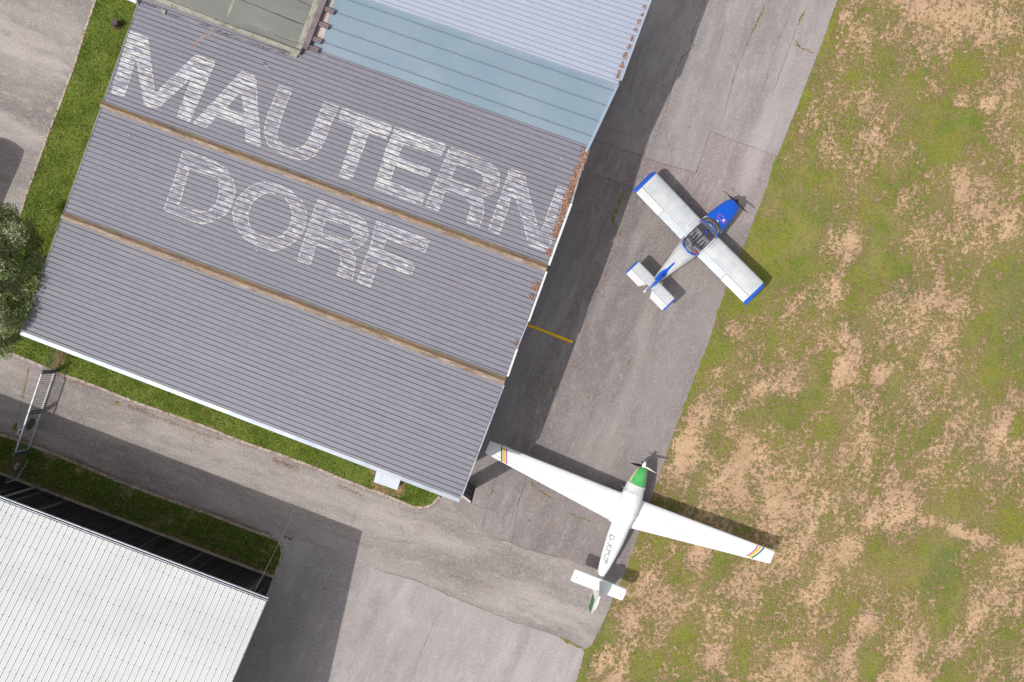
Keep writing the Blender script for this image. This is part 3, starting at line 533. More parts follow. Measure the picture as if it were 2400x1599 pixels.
# ================================================================== lettered hangar
UX, UY = math.cos(math.radians(20.33)), math.sin(math.radians(20.33))
def onplane(px, py, dz=0.0):
    c = ((px - 1200) * UX + (py - 799.5) * UY) / F
    t = (H - 5.56 - dz + .0515 * .334) / (1 + .0515 * c)
    z = H - t
    return P(px, py, z)
def planez(x, y): return 5.56 + .0515 * (x * UX - y * UY - .334)
def lerp(a, b, t): return a + (b - a) * t
def sheet(name, TL, TR, BR, BL, n, gw, dep, mats, parent, dz=0, raised=False, fr=None, label=None):
    a, b, c, d = [onplane(*p, dz) for p in (TL, TR, BR, BL)]
    mb = MB(); h = -dep if not raised else dep; g = gw / 2
    prof = [(0, 0)]
    cen = [(k + .5) / n for k in range(n)] if fr is None else fr
    Lw = (d - a).length; e = g / Lw
    for q in cen: prof += [(q - e, 0), (q - e * .7, h), (q + e * .7, h), (q + e, 0)]
    prof.append((1, 0))
    vs = []
    for v, z in prof:
        l = lerp(a, d, v); r = lerp(b, c, v); vs += [l + Vector((0, 0, z)), r + Vector((0, 0, z))]
    fs = []; ms = []
    for i in range(len(prof) - 1):
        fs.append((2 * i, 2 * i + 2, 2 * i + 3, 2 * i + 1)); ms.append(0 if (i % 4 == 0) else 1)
    o = mesh(name, vs, fs, mats, ms, parent)
    if label: o['label'] = label
    lines = []
    for q in cen:
        lines.append(((proj(lerp(a, d, q - e)), proj(lerp(b, c, q - e))), (proj(lerp(a, d, q + e)), proj(lerp(b, c, q + e)))))
    return o, lines
hangar = empty('hangar', P(640, 600, 0)); hangar_inv = Matrix.Translation(-hangar.location)
tag(hangar, 'large hangar with grey ribbed roof painted MAUTERN DORF', 'hangar')
def adopt(o, root):
    o.parent = root; o.matrix_parent_inverse = Matrix.Translation(-Vector(root.location)); return o
T_L, T_R = (335, -28), (1384, 344)
B1L, B1R = (238, 244), (1281, 629); B2L, B2R = (148, 502), (1182.5, 894); E_L, E_R = (49, 774.6), (1078, 1168)
GW = .042
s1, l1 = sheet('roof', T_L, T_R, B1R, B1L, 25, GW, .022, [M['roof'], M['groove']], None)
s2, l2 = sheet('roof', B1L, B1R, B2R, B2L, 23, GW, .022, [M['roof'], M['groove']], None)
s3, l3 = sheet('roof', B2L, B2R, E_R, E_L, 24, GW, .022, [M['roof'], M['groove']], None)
s1['label'] = 'upper grey ribbed roof bay with MAUTERN'; s2['label'] = 'middle grey ribbed roof bay with DORF'; s3['label'] = 'lower plain grey ribbed roof bay'
for s in (s1, s2, s3): adopt(s, hangar)
# walls and roof deck
def slab(name, px4, inset, ztop, zbot, m, root, dz=0):
    ps = [onplane(*p, dz) for p in px4]; c = sum(ps, Vector()) / len(ps)
    out = []
    for i, p in enumerate(ps):
        a = (ps[i - 1] - p).normalized(); b = (ps[(i + 1) % len(ps)] - p).normalized(); out.append(p + (a + b) * inset)
    top = [Vector((p.x, p.y, p.z + ztop)) for p in out]
    bot = [Vector((p.x, p.y, (p.z + zbot) if zbot < 0 else 0)) for p in out]
    mb = MB(); mb.prism(bot[::-1], top[::-1], 0); return adopt(mb.build(name, m), root)
slab('wall', [T_L, E_L, E_R, T_R], .35, -.12, 1, M['wall'], hangar)
slab('roof_deck', [T_L, E_L, E_R, T_R], .01, -.045, -.16, M['steel_dark'], hangar)
# rusty ridge caps
def ridge(pts_up, pts_lo, label):
    mb = MB(); n = len(pts_up)
    for i in range(n):
        a = onplane(*pts_up[i], .004); d = onplane(*pts_lo[i], .004)
        e = d - a
        for t, z in ((-.03, .0), (-.03, .05), (.02, .055), (.06, .03), (.30, .05), (.50, .082), (.58, .082), (.85, .045), (1.0, .035), (1.0, 0)):
            q = a + e * t + Vector((0, 0, z)); mb.v.append(tuple(q))
    k = 10
    for i in range(n - 1):
        for j in range(k - 1):
            mb.f.append((i * k + j, i * k + j + 1, (i + 1) * k + j + 1, (i + 1) * k + j)); mb.m.append(2 if j in (0, 1) else (1 if j < 5 else 0))
    for i in (0, n - 1): mb.f.append(tuple(i * k + j for j in range(k))); mb.m.append(0)
    o = mb.build('ridge_cap', [M['band'], M['band_dark'], M['flash']]); o['label'] = label; return adopt(o, hangar)
def rpts(ul, ur, ll, lr, wob, seed):
    r = random.Random(seed); U = []; Lo = []
    for i in range(41):
        t = i / 40; u = (ul[0] + (ur[0] - ul[0]) * t, ul[1] + (ur[1] - ul[1]) * t)
        l = (ll[0] + (lr[0] - ll[0]) * t, ll[1] + (lr[1] - ll[1]) * t + 2.4 * math.sin(min(1, t * 5) * math.pi / 2) + r.uniform(-wob, wob)); U.append(u); Lo.append(l)
    return U, Lo
ridge(*rpts((239.5, 237), (1285, 620), (234, 251), (1279, 634.5), .5, 1), 'upper rusty brown ridge strip')
ridge(*rpts((149.5, 496), (1187, 884), (142, 511.5), (1180.5, 899.5), .5, 2), 'lower rusty brown ridge strip')
# verge trim along the left edge, flashing along the lower edge, gutters along the right edge
def strip(name, p0, p1, w0, off, h, m, dz, root, label=None, seg_=1):
    a = onplane(*p0, dz); b = onplane(*p1, dz); d = (b - a).normalized(); n = Vector((d.y, -d.x, 0)).normalized() * w0
    mb = MB(); o_ = n * off
    for i in range(seg_):
        s = lerp(a, b, i / seg_) + o_; e = lerp(a, b, (i + 1) / seg_) + o_
        mb.prism([s - Vector((0, 0, h)), e - Vector((0, 0, h)), e + n - Vector((0, 0, h)), s + n - Vector((0, 0, h))][::1], [s, e, e + n, s + n])
    o = mb.build(name, m); o = adopt(o, root)
    if label: o['label'] = label
    return o
strip('verge_trim', (335, -28), (48, 779), -.07, -.1, .18, M['verge_trim'], .02, hangar)
a0, a1 = onplane(49, 775.5, 0), onplane(1078, 1169, 0); b0, b1 = onplane(45, 785), onplane(1076, 1179)
mb = MB(); ns = 60
for i in range(ns + 1):
    t = i / ns; a = lerp(a0, a1, t); b = lerp(b0, b1, t) - Vector((0, 0, .055)); jj = random.uniform(-.006, .006)
    mb.v += [tuple(a + Vector((0, 0, .015))), tuple(lerp(a, b, .5) + Vector((0, 0, .006 + jj))), tuple(b + Vector((0, 0, .0 + jj))), tuple(b - Vector((0, 0, .16)))]
for i in range(ns):
    for j in range(3): mb.f.append((i * 4 + j, i * 4 + j + 1, i * 4 + j + 5, i * 4 + j + 4)); mb.m.append(0)
fl = adopt(mb.build('eave_flashing', M['zinc'], smooth=True, angle=60), hangar); fl['label'] = 'shiny folded metal flashing along the lower edge'
for p0, p1, wd, m, lab in [((1371, 360), (1338, 475), .07, 'flash', None), ((1337, 476), (1284, 621), .10, 'gutter_white', 'white gutter piece'), ((1279, 636), (1237, 752), .09, 'gutter_white', 'white gutter piece'), ((1237, 752), (1211, 816), .05, 'flash', None), ((1210, 817), (1187.5, 882), .09, 'gutter_white', 'white gutter piece'), ((1180, 902), (1079, 1168), .06, 'flash', None)]:
    strip('gutter', p0, p1, -wd, 0, .12, M[m], .03, hangar, lab)
# sliding doors on the apron side
def on_wall(s, z):  # s metres down the right-hand edge
    a = onplane(1378, 342); b = onplane(1078, 1168); d = (b - a); d.z = 0; L_ = d.length; d.normalize(); n = Vector((d.y, -d.x, 0))
    p = a + d * s; return Vector((p.x, p.y, z)), d, n, L_
_, dd, nn_, LL = on_wall(0, 0)
if nn_.x < 0: nn_ = -nn_
for k in range(5):
    s = .7 + k * (LL - 1.4) / 5; e = s + (LL - 1.4) / 5 - .08
    p0 = on_wall(s, 0)[0] - nn_ * .29; p1 = on_wall(e, 0)[0] - nn_ * .29
    mb = MB(); mb.bar(p0 + Vector((0, 0, 2.3)), p1 + Vector((0, 0, 2.3)), .08, 4.5)
    for q in (0, .5, 1): mb.bar(lerp(p0, p1, q) + nn_ * .05 + Vector((0, 0, .1)), lerp(p0, p1, q) + nn_ * .05 + Vector((0, 0, 4.5)), .08, .05)
    adopt(mb.build('sliding_door', M['door']), hangar)
# open door leaf at the lower corner
leaf = MB(); A_ = P(1094, 1129, 0); B_ = P(1112, 1143, 0); A_ = A_ + (A_ - B_) * .25; Hd = 3.75
up = Vector((0, 0, Hd)); nd = (B_ - A_).cross(Vector((0, 0, 1))).normalized()
leaf.bar(A_ + up / 2, B_ + up / 2, .05, Hd - .1, 0)
for z in (.06, 1.3, 2.45, Hd): leaf.bar(A_ + Vector((0, 0, z)), B_ + Vector((0, 0, z)), .09, .07, 1 if z == Hd else 2)
leaf.bar(B_, B_ + up, .1, .1, 2); leaf.bar(A_, A_ + up, .08, .08, 2)
o = adopt(leaf.build('door_leaf', [M['dark_board'], M['pale_frame'], M['black']]), hangar); o['label'] = 'dark open door leaf at the lower corner'
# leaf litter caught behind the gutter
litter('leaf_litter', [((1380, 350), (1365, 390), 5.0), ((1365, 390), (1345, 440), 7.5), ((1345, 440), (1321, 505), 6.0), ((1321, 505), (1302, 560), 4.2), ((1294, 585), (1287, 602), 2.6), ((1265, 663), (1257, 683), 3.4), ((1252, 692), (1248, 702), 1.8), ((1215, 800), (1212, 812), 1.8)],
       2.6, 5.4, .0, ['dry0', 'dry1', 'dry2', 'dry0', 'dry3'], 'brown leaves piled along the right edge of the grey roof', .034, onto=lambda x, y: onplane(x - 1.5, y - .6, .01))
litter('leaf_litter', [((1515, 14), (1512, 21), 3), ((1508, 32), (1505, 39), 2.4), ((1502, 47), (1498, 57), 2.6), ((1494, 66), (1491, 76), 2.2), ((1487, 84), (1482, 97), 2.4), ((1479, 104), (1474, 117), 3.0), ((1471, 124), (1466, 138), 3.6), ((1463, 146), (1458, 160), 3.8), ((1455, 166), (1449, 184), 4.2)],
       1.9, 2.6, .0, ['dry0', 'dry1', 'dry2', 'dry3'], 'brown leaves caught along the edge of the pale blue roof', .03, onto=lambda x, y: onplane(x - 1.5, y, .29))
# painted letters ------------------------------------------------------------
def letter(name, outer, holes, lines, m, edge=True):
    def cdt(poly, hs):
        from mathutils.geometry import delaunay_2d_cdt
        vs = []; es = []; 
        for lp in [poly] + hs:
            b = len(vs); vs += [Vector(p) for p in lp]; es += [(b + i, b + (i + 1) % len(lp)) for i in range(len(lp))]
        r = delaunay_2d_cdt(vs, es, [], 0, 1e-6); V, _, Fc = r[0], r[1], r[2]; keep = []
        for f in Fc:
            c = sum((V[i] for i in f), Vector((0, 0))) / len(f); px = np.array([c.x]); py = np.array([c.y])
            if inside(px, py, poly)[0] and not any(inside(px, py, h)[0] for h in hs): keep.append(f)
        return V, keep
    bm = bmesh.new(); V, Fc = cdt(outer, holes); bv = [bm.verts.new((v.x, v.y, 0)) for v in V]
    for f in Fc: bm.faces.new([bv[i] for i in f]).material_index = 0
    if edge:
        for lp in [outer] + holes:
            for i in range(len(lp)):
                a = Vector(lp[i]); b = Vector(lp[(i + 1) % len(lp)]); d = (b - a).normalized(); n = Vector((-d.y, d.x)); wd = 2.6
                mid = (a + b) / 2 + n * 1.5; s = 1 if (inside(np.array([mid.x]), np.array([mid.y]), outer)[0] and not any(inside(np.array([mid.x]), np.array([mid.y]), h)[0] for h in holes)) else -1
                q = [a, b, b + n * s * wd, a + n * s * wd]; vv = [bm.verts.new((p.x, p.y, 1)) for p in q]; f = bm.faces.new(vv); f.material_index = 1
    for pair in lines:
        for (p0, p1) in pair:
            d = Vector((p1[0] - p0[0], p1[1] - p0[1], 0)).normalized()
            bmesh.ops.bisect_plane(bm, geom=bm.verts[:] + bm.edges[:] + bm.faces[:], plane_co=(p0[0], p0[1], 0), plane_no=(-d.y, d.x, 0), dist=1e-5)
    kill = []
    for f in bm.faces:
        c = f.calc_center_median()
        for (a0, a1), (c0, c1) in lines:
            s1_ = (a1[0] - a0[0]) * (c.y - a0[1]) - (a1[1] - a0[1]) * (c.x - a0[0]); s2_ = (c1[0] - c0[0]) * (c.y - c0[1]) - (c1[1] - c0[1]) * (c.x - c0[0])
            if s1_ * s2_ < 0: kill.append(f); break
    bmesh.ops.delete(bm, geom=kill, context='FACES')
    for v in bm.verts: v.co = onplane(v.co.x, v.co.y, .003 + .0025 * round(v.co.z))
    bmesh.ops.recalc_face_normals(bm, faces=bm.faces[:])
    for f in bm.faces:
        if f.normal.z < 0: f.normal_flip()
    return from_bm(name, bm, [M[m], M['paint_solid']])
LET = [
 ('M', [(303.6, 71.4), (348, 87), (363.5, 217), (459, 127.5), (506, 144), (445, 287), (413, 275.5), (447.7, 183.7), (367, 257.6), (337, 247.5), (319, 139), (292, 228), (260, 218)], [], 1, 'paint_bright'),
 ('A', [(566.5, 166), (601, 179.5), (604, 240), (612, 345.6), (574.8, 331), (574, 298), (509, 274.6), (482.3, 300.7), (451.7, 288.6)], [[(566, 220), (571.6, 268.8), (530.8, 252.9), (557.6, 224)]], 1, 'paint_bright'),
 ('U', [(653.6, 197.7), (686, 209), (663.8, 265.3), (654.8, 297), (649, 316.3), (653.6, 327), (661, 338), (674, 344), (692, 348), (706, 344), (715, 338), (727.5, 315), (740, 284), (758.8, 237), (795.8, 250), (776, 292), (767, 317.5), (751.8, 349.4), (737.8, 366), (718.6, 375), (704.6, 375.6), (676.5, 368.6), (651, 357), (626.8, 340.5), (618.5, 312.4), (619, 296), (625.5, 271.6), (638, 241)], [], 1, 'paint'),
 ('T', [(801.5, 251), (920.7, 295), (906.7, 327), (865.9, 311.6), (825, 423), (793.8, 413.7), (831.4, 299), (793.9, 281.8)], [], 1, 'paint_bright'),
 ('E', [(925.8, 296.3), (1047, 339), (1034, 367.8), (946, 338), (934.7, 365), (1011, 395.8), (999.8, 418.8), (926, 389.4), (916, 423), (997, 455), (987.4, 483), (875.5, 441), (892.7, 388), (904, 347), (913, 330.8)], [], 1, 'paint_bright'),
 ('R', [(1054.4, 344), (1113, 364.4), (1151.3, 381), (1170.5, 402.7), (1171.7, 419), (1170.5, 437), (1164, 448.6), (1148.8, 457.6), (1129.6, 461.4), (1134.7, 476.7), (1134.7, 498.4), (1125, 533), (1091.5, 521.6), (1103, 489.7), (1099, 474.4), (1087, 462), (1043, 448.6), (1029.5, 495.8), (997, 484.3), (1011, 442), (1022.5, 419), (1036.5, 387.4), (1046.7, 359.3)],
  [[(1071, 385), (1105, 397), (1129.6, 408), (1133, 419.3), (1129.6, 435.9), (1120, 441), (1058, 419.3)]], 1, 'paint'),
 ('N', [(1193.5, 394), (1229, 406), (1236.9, 437.4), (1247, 478), (1253.5, 503.7), (1263, 537), (1270, 535.6), (1289, 482), (1307, 434.8), (1334, 444), (1334, 480), (1318, 520), (1296, 566), (1282, 590.6), (1239, 576), (1226.7, 526.7), (1208.8, 466.7), (1200, 461.6), (1184.6, 510), (1170.6, 551), (1142.5, 539.4), (1159, 494.8), (1175.7, 451.4), (1188.4, 411.9)], [], 1, 'paint'),
 ('D', [(428.9, 349.6), (494, 373), (531, 394.8), (547.5, 421.6), (552.6, 448.4), (545, 480.3), (529.6, 503.3), (500, 519.8), (474.8, 526), (436.5, 516), (381.7, 494.3), (398, 448.4), (417.4, 391)], [[(444, 396), (510.5, 417.8), (514.3, 445.9), (506.7, 475), (487.6, 494.3), (468.4, 495.6), (420, 481.6), (432.7, 439.5)]], 2, 'paint'),
 ('O', [(619.3, 425.3), (651, 431.7), (683, 447), (708.6, 471), (720, 499.3), (716, 532.4), (701, 560.5), (670, 581), (642, 590.5), (606.5, 579.6), (568, 556.7), (547.9, 524.8), (544, 496.7), (555.5, 464.8), (578.5, 442), (599, 429)], [[(632, 452), (664, 461), (679, 481.4), (685, 501.8), (676.7, 535), (657.6, 552.9), (632, 558), (600, 546.5), (583.6, 524.8), (582.3, 501.8), (592.5, 473.8), (611.6, 458.5)]], 2, 'paint'),
 ('R', [(744.3, 466), (832, 500.4), (854, 514.4), (861.6, 531), (864, 550), (857.8, 566.7), (842.4, 580.8), (824.6, 587), (834.8, 605), (833.5, 621.6), (825.9, 658.6), (788.9, 645.8), (797.8, 615), (796.5, 598.6), (774.8, 584), (743, 574.4), (727.7, 622.9), (695.7, 611.7), (714.8, 553), (737.8, 484)], [[(764.6, 514.4), (822, 532.3), (828.4, 551.4), (818, 564), (754.4, 543.8)]], 2, 'paint'),
 ('F', [(882, 517), (1008, 561.6), (995.5, 595.4), (906, 563), (897.3, 585.9), (975, 619), (963.6, 647), (885.8, 617.8), (868, 675), (835.4, 661), (848.8, 624), (868, 574.4)], [], 2, 'paint')]
for ch, out, hol, sec, m in LET:
    o = letter('painted_letter', out, hol, l1 if sec == 1 else l2, m)
    host = s1 if sec == 1 else s2
    o.parent = host; o.matrix_parent_inverse = Matrix.Translation(-Vector(hangar.location)) if False else Matrix.Identity(4)
    o['label'] = 'worn white painted letter ' + ch
# stains on the roof
def roof_patch(mb, pts, dz, m=0):
    q = [onplane(*p, dz) for p in pts]; mb.add(q, [tuple(range(len(q)))], m)
def rrib(name, label, pts, wd, m, seed, dz=.004):
    pts = wobble(pts, 1.0, 3.5, seed); r = random.Random(seed); n = len(pts); mb = MB(); Ls = []; Rs = []
    for i, p in enumerate(pts):
        w0 = wd / 2 * r.uniform(.35, 1.25) * min(1, .25 + 3 * min(i, n - 1 - i) / n); c = r.uniform(-.3, .3) * wd / 2
        Ls.append(onplane(p[0] - .35 * (w0 + c), p[1] + w0 + c, dz)); Rs.append(onplane(p[0] + .35 * (w0 - c), p[1] - w0 + c, dz))
    for i in range(n - 1): mb.add([Ls[i], Ls[i + 1], Rs[i + 1], Rs[i]], [(0, 1, 2, 3)])
    o = mb.build(name, m); o.parent = s1; o['label'] = label
    return o
for k, (p, wd) in enumerate([([(326, 5), (350, 12), (377, 22)], 6), ([(388, 30), (420, 40), (440, 47)], 4), ([(466, 56), (495, 64)], 5), ([(498, 68), (530, 80), (565, 93)], 5), ([(566, 93), (610, 108), (650, 122), (690, 135)], 4.5), ([(630, 107), (660, 116), (690, 122)], 7), ([(617, 148), (632, 158)], 7)]):
    rrib('dirt_streak', 'dark wet dirt streak on the upper roof bay', p, wd, M['stain'], k + 1, .004 + .0012 * k)
for k, (p, wd) in enumerate([([(476, 81), (492, 83)], 4), ([(462, 87), (478, 90)], 4), ([(456, 96), (468, 97)], 3), ([(438, 102), (462, 112)], 2.5), ([(494, 70), (500, 74)], 4)]):
    rrib('rust_spot', 'orange rust spot on the upper roof bay', p, wd, M['rust'], k + 21, .005)
rrib('bird_dropping', 'white bird dropping on the upper roof bay', [(619, 153), (628, 157)], 4, M['sign_white'], 40, .016)

# ================================================================== blue roof and pale ribbed roof (second hangar)
h2 = empty('hangar', P(1150, 80, 0)); tag(h2, 'hangar with flat blue and pale blue ribbed roofs at top', 'hangar')
bl_, _ = sheet('roof', (752, -41), (1449, 197), (1379, 341.5), (710, 104.5), 4, .035, .035, [M['blue_roof'], M['blue_seam']], None, dz=.03, raised=True, fr=[.12, .364, .618, .86]); adopt(bl_, h2); bl_['label'] = 'flat blue metal roof with standing seams'
pr, _ = sheet('roof', (885, -268), (1545, -62), (1449, 196.5), (795, -26.5), 22, .04, .012, [M['light_roof'], M['light_groove']], None, dz=.28); adopt(pr, h2); pr['label'] = 'pale blue ribbed roof'
slab('wall', [(885, -268), (748, 118), (1379, 341.5), (1545, -62)], .35, -.1, 1, M['wall'], h2, 0.0)
slab('roof_deck', [(885, -268), (795, -26), (1448, 196.5), (1544, -62)], .01, -.05, -.26, M['light_roof'], h2, .28)
slab('roof_deck', [(753, -41), (711, 105), (1378.5, 341), (1449, 197)], .015, -.02, -.15, M['blue_seam'], h2, .03)
strip('gutter', (1545, -62), (1453, 187), -.10, 0, .14, M['light_roof'], .30, h2)
strip('gutter', (1451, 190), (1373, 356), -.13, -.4, .14, M['gutter_blue'], .06, h2)
# dust along the beams on the blue roof
mb = MB(); mb.add([onplane(*p, .036) for p in [(760, -4), (786, -4), (770, 42), (758, 92), (728, 100), (738, 60)]], [(0, 1, 2, 3, 4)])
o = adopt(mb.build('dust_stain', M['dust']), h2)

# ================================================================== felt roofed block
h3 = empty('building', P(540, 20, 0)); tag(h3, 'low building with grey bitumen felt roof and timber beams', 'building')
DF = .26
fp = [(300, -20), (358.5, 0), (700, 127), (706, 116), (753, 0), (800, -130), (340, -300)]
mb = MB(); q = [onplane(*p, DF) for p in fp]; mb.prism([v - Vector((0, 0, .2)) for v in q], q, 1, 0)
o = adopt(mb.build('roof', [M['felt'], M['felt_edge']]), h3)
mb = MB()
def felt(pts, dz, m): mb.add([onplane(*p, DF + dz) for p in pts], [tuple(range(len(pts)))], m)
def fline(p0, p1, wd, m, dz=.006, seed=0):
    ps = wobble([p0, p1], .5, 9, seed)
    for a, b in zip(ps[:-1], ps[1:]):
        d = Vector((b[0] - a[0], b[1] - a[1])).normalized(); n = Vector((-d.y, d.x)) * wd / 2
        felt([(a[0] + n.x, a[1] + n.y), (b[0] + n.x, b[1] + n.y), (b[0] - n.x, b[1] - n.y), (a[0] - n.x, a[1] - n.y)], dz, m)
felt([(300, -20), (358.5, 0), (700, 127), (703, 120), (392, -2), (340, -22)], .004, 1)
fline((390, -1), (540, 58), 1.8, 0, seed=1); fline((540, 58), (703, 117), 2.2, 0, seed=2); fline((558, -3), (700, 55), 1.6, 0, seed=3); fline((640, 30), (712, 58), 1.8, 0, seed=4); fline((690, -4), (730, 16), 1.4, 0, seed=5)
fline((640, 82), (712, 106), 1.5, 0, seed=6); fline((402, 10), (404, 20), 1.5, 0, seed=7)
felt([(545, 0), (551, 0), (536, 40), (530, 38)], .008, 1); felt([(736, 0), (751, 0), (706, 115), (694, 111)], .004, 1); felt([(716, 12), (727, 16), (716, 52), (703, 48)], .006, 2); felt([(485, 24), (488, 16), (530, 30), (527, 36)], .006, 2)
o = adopt(mb.build('felt_laps', [M['felt_seam'], M['felt_edge'], M['felt']]), h3)
mb = MB(); q = [onplane(*p, DF - .23) for p in [(320, -10), (358.5, 2), (695, 122), (745, 0), (780, -130), (350, -290)]]; mb.prism([Vector((v.x, v.y, 3.9)) for v in q], q); adopt(mb.build('wall', M['wall']), h3)
mb = MB(); mb.bar(onplane(768, -20, DF - .02), onplane(715, 115, DF - .04), .26, .14); adopt(mb.build('timber_fascia', M['timber']), h3)
for (a, b) in [((748, 15), (784, 30)), ((736, 51), (771, 65)), ((722, 86), (754, 99)), ((714, 109), (748, 119))]:
    mb = MB(); A1 = onplane(*a, DF - .1); B1 = onplane(*b, DF - .12); d = (B1 - A1).normalized(); n = Vector((-d.y, d.x, 0)) * .05
    mb.bar(A1 + n, B1 + n, .085, .14); mb.bar(A1 - n, B1 - n * 1.0 - d * .02, .085, .12)
    adopt(mb.build('beam', M['timber']), h3)
for c, s in (((690, 127.5), .32), ((383, 28), .22)):
    mb = MB(); v = onplane(*c, .05); mb.box(v, (s, s * .8, .08), RU); o = mb.build('concrete_slab', M['felt_edge'])
    tag(o, 'small square slab lying on the grey roof %s' % ('by the felt roof corner' if s > .3 else 'near its top left corner'), 'slab', 'small square slabs on the grey roof')
mb = MB(); mb.bar(onplane(285, -9, .1), onplane(323, 7.5, .1), .10, .25); o = adopt(mb.build('white_fascia', M['gutter_white']), h3)

# ================================================================== white roofed building
TH = math.radians(20.8); U2 = Vector((math.cos(TH), -math.sin(TH), 0)); N2 = Vector((-math.sin(TH), -math.cos(TH), 0))  # along eave, away from eave
ZE = 5.1; SL = math.tan(math.radians(14))
C0 = P(625, 1410, ZE)                                      # lower right corner of the eave
h4 = empty('building', (C0 + U2 * -9 + N2 * 5) * 1.0); h4.location.z = 0
tag(h4, 'building with white profiled sheet roof at lower left', 'building')
def R2(s, d, z=0): v = C0 - U2 * s + N2 * d; return Vector((v.x, v.y, ZE + d * SL + z))
LEN, DEP = 24.0, 9.5; pitch = .29
mb = MB(); prof = [(0, 0), (.018, .0), (.03, .03), (.055, .03), (.067, 0), (.115, 0), (.125, .010), (.15, .010), (.16, 0), (.20, 0), (.21, .010), (.235, .010), (.245, 0)]
s = 0; pv = []
while s < LEN:
    for q, (a, z) in enumerate(prof): pv.append((s + a, z, 1 if q == 1 else 0))
    s += pitch
for i, (a, z, m) in enumerate(pv): mb.v += [tuple(R2(a, 0, z)), tuple(R2(a, DEP, z))]
for i in range(len(pv) - 1): mb.f.append((2 * i, 2 * i + 1, 2 * i + 3, 2 * i + 2)); mb.m.append(pv[i][2])
rf = adopt(mb.build('roof', [M['white_sheet'], M['white_seam']]), h4)
mb = MB()    # far slope beyond the ridge
for i, (a, z, m) in enumerate(pv[::13]):
    v0 = R2(a, DEP, 0); v1 = v0 + N2 * 9 - Vector((0, 0, 9 * SL)); mb.v += [tuple(v0), tuple(v1)]
for i in range(len(pv[::13]) - 1): mb.f.append((2 * i, 2 * i + 1, 2 * i + 3, 2 * i + 2)); mb.m.append(0)
adopt(mb.build('roof', M['white_sheet']), h4)
mb = MB(); ns = 0
for k in range(int(LEN / pitch)):
    for r_ in range(9):
        c = R2(k * pitch + .0425, .42 + r_ * .98 + random.uniform(-.03, .03), .034)
        mb.add([c + Vector((x, y, 0)) * .021 for x, y in ((1, 0), (.5, .87), (-.5, .87), (-1, 0), (-.5, -.87), (.5, -.87))] + [c + Vector((0, 0, .012))], [(i, (i + 1) % 6, 6) for i in range(6)])
o = mb.build('roof_screws', M['screw']); o['kind'] = 'stuff'; o.parent = rf
# gutter
mb = MB(); g0 = R2(-.02, -.10, -.02); g1 = R2(LEN, -.10, -.02); nn2 = N2
mb.bar(g0 - nn2 * .06, g1 - nn2 * .06, .028, .12, 0); mb.bar(g0 + nn2 * .05, g1 + nn2 * .05, .02, .10, 0); mb.bar(g0 - Vector((0, 0, .05)), g1 - Vector((0, 0, .05)), .10, .02, 1)
adopt(mb.build('gutter', [M['steel'], M['gutter_dark']]), h4)
# walls (corrugated, black) standing in from the eave
W0 = P(641, 1353, 0); dW = (W0 - Vector((C0.x, C0.y, 0))); sW = -dW.dot(U2); dd2 = dW.dot(N2)
mb = MB(); s = sW; i = 0; top = ZE + dd2 * SL - .04; cols = []
while s < LEN:
    dpt = 0 if (i // 2) % 2 == 0 else .035; cols.append((s, dpt)); s += .018 if i % 2 == 0 and i else .075; i += 1
for s, dp in cols:
    v = C0 - U2 * s + N2 * (dd2 + dp); mb.v += [(v.x, v.y, .03), (v.x, v.y, top)]
for i in range(len(cols) - 1): mb.f.append((2 * i, 2 * i + 1, 2 * i + 3, 2 * i + 2)); mb.m.append(0)
adopt(mb.build('wall', M['black_wall']), h4)
mb = MB(); gd = []
for k in range(120):
    d = dd2 + k * .075 * 2; 
    if d > DEP: break
    for e in (0, .075):
        dpt = 0 if e == 0 else .03; v = C0 - U2 * (sW + dpt) + N2 * (d + e); gd.append(v); mb.v += [(v.x, v.y, .03), (v.x, v.y, ZE + (d + e) * SL - .04)]
for i in range(len(gd) - 1): mb.f.append((2 * i, 2 * i + 1, 2 * i + 3, 2 * i + 2)); mb.m.append(0)
adopt(mb.build('wall', M['black_wall']), h4)
mb = MB(); mb.bar(W0 - N2 * .05 + U2 * .04 + Vector((0, 0, .06)), W0 - U2 * LEN - N2 * .05 + Vector((0, 0, .06)), .14, .16); adopt(mb.build('plinth', M['plinth']), h4)
mb = MB(); c = P(97, 1138, 0); mb.tube([c, c + Vector((0, 0, .3)), c + Vector((0, 0, 4.2)), R2(15.2, .3, -.35)], .065, 10); o = adopt(mb.build('downpipe', M['greenpipe'], smooth=True), h4)

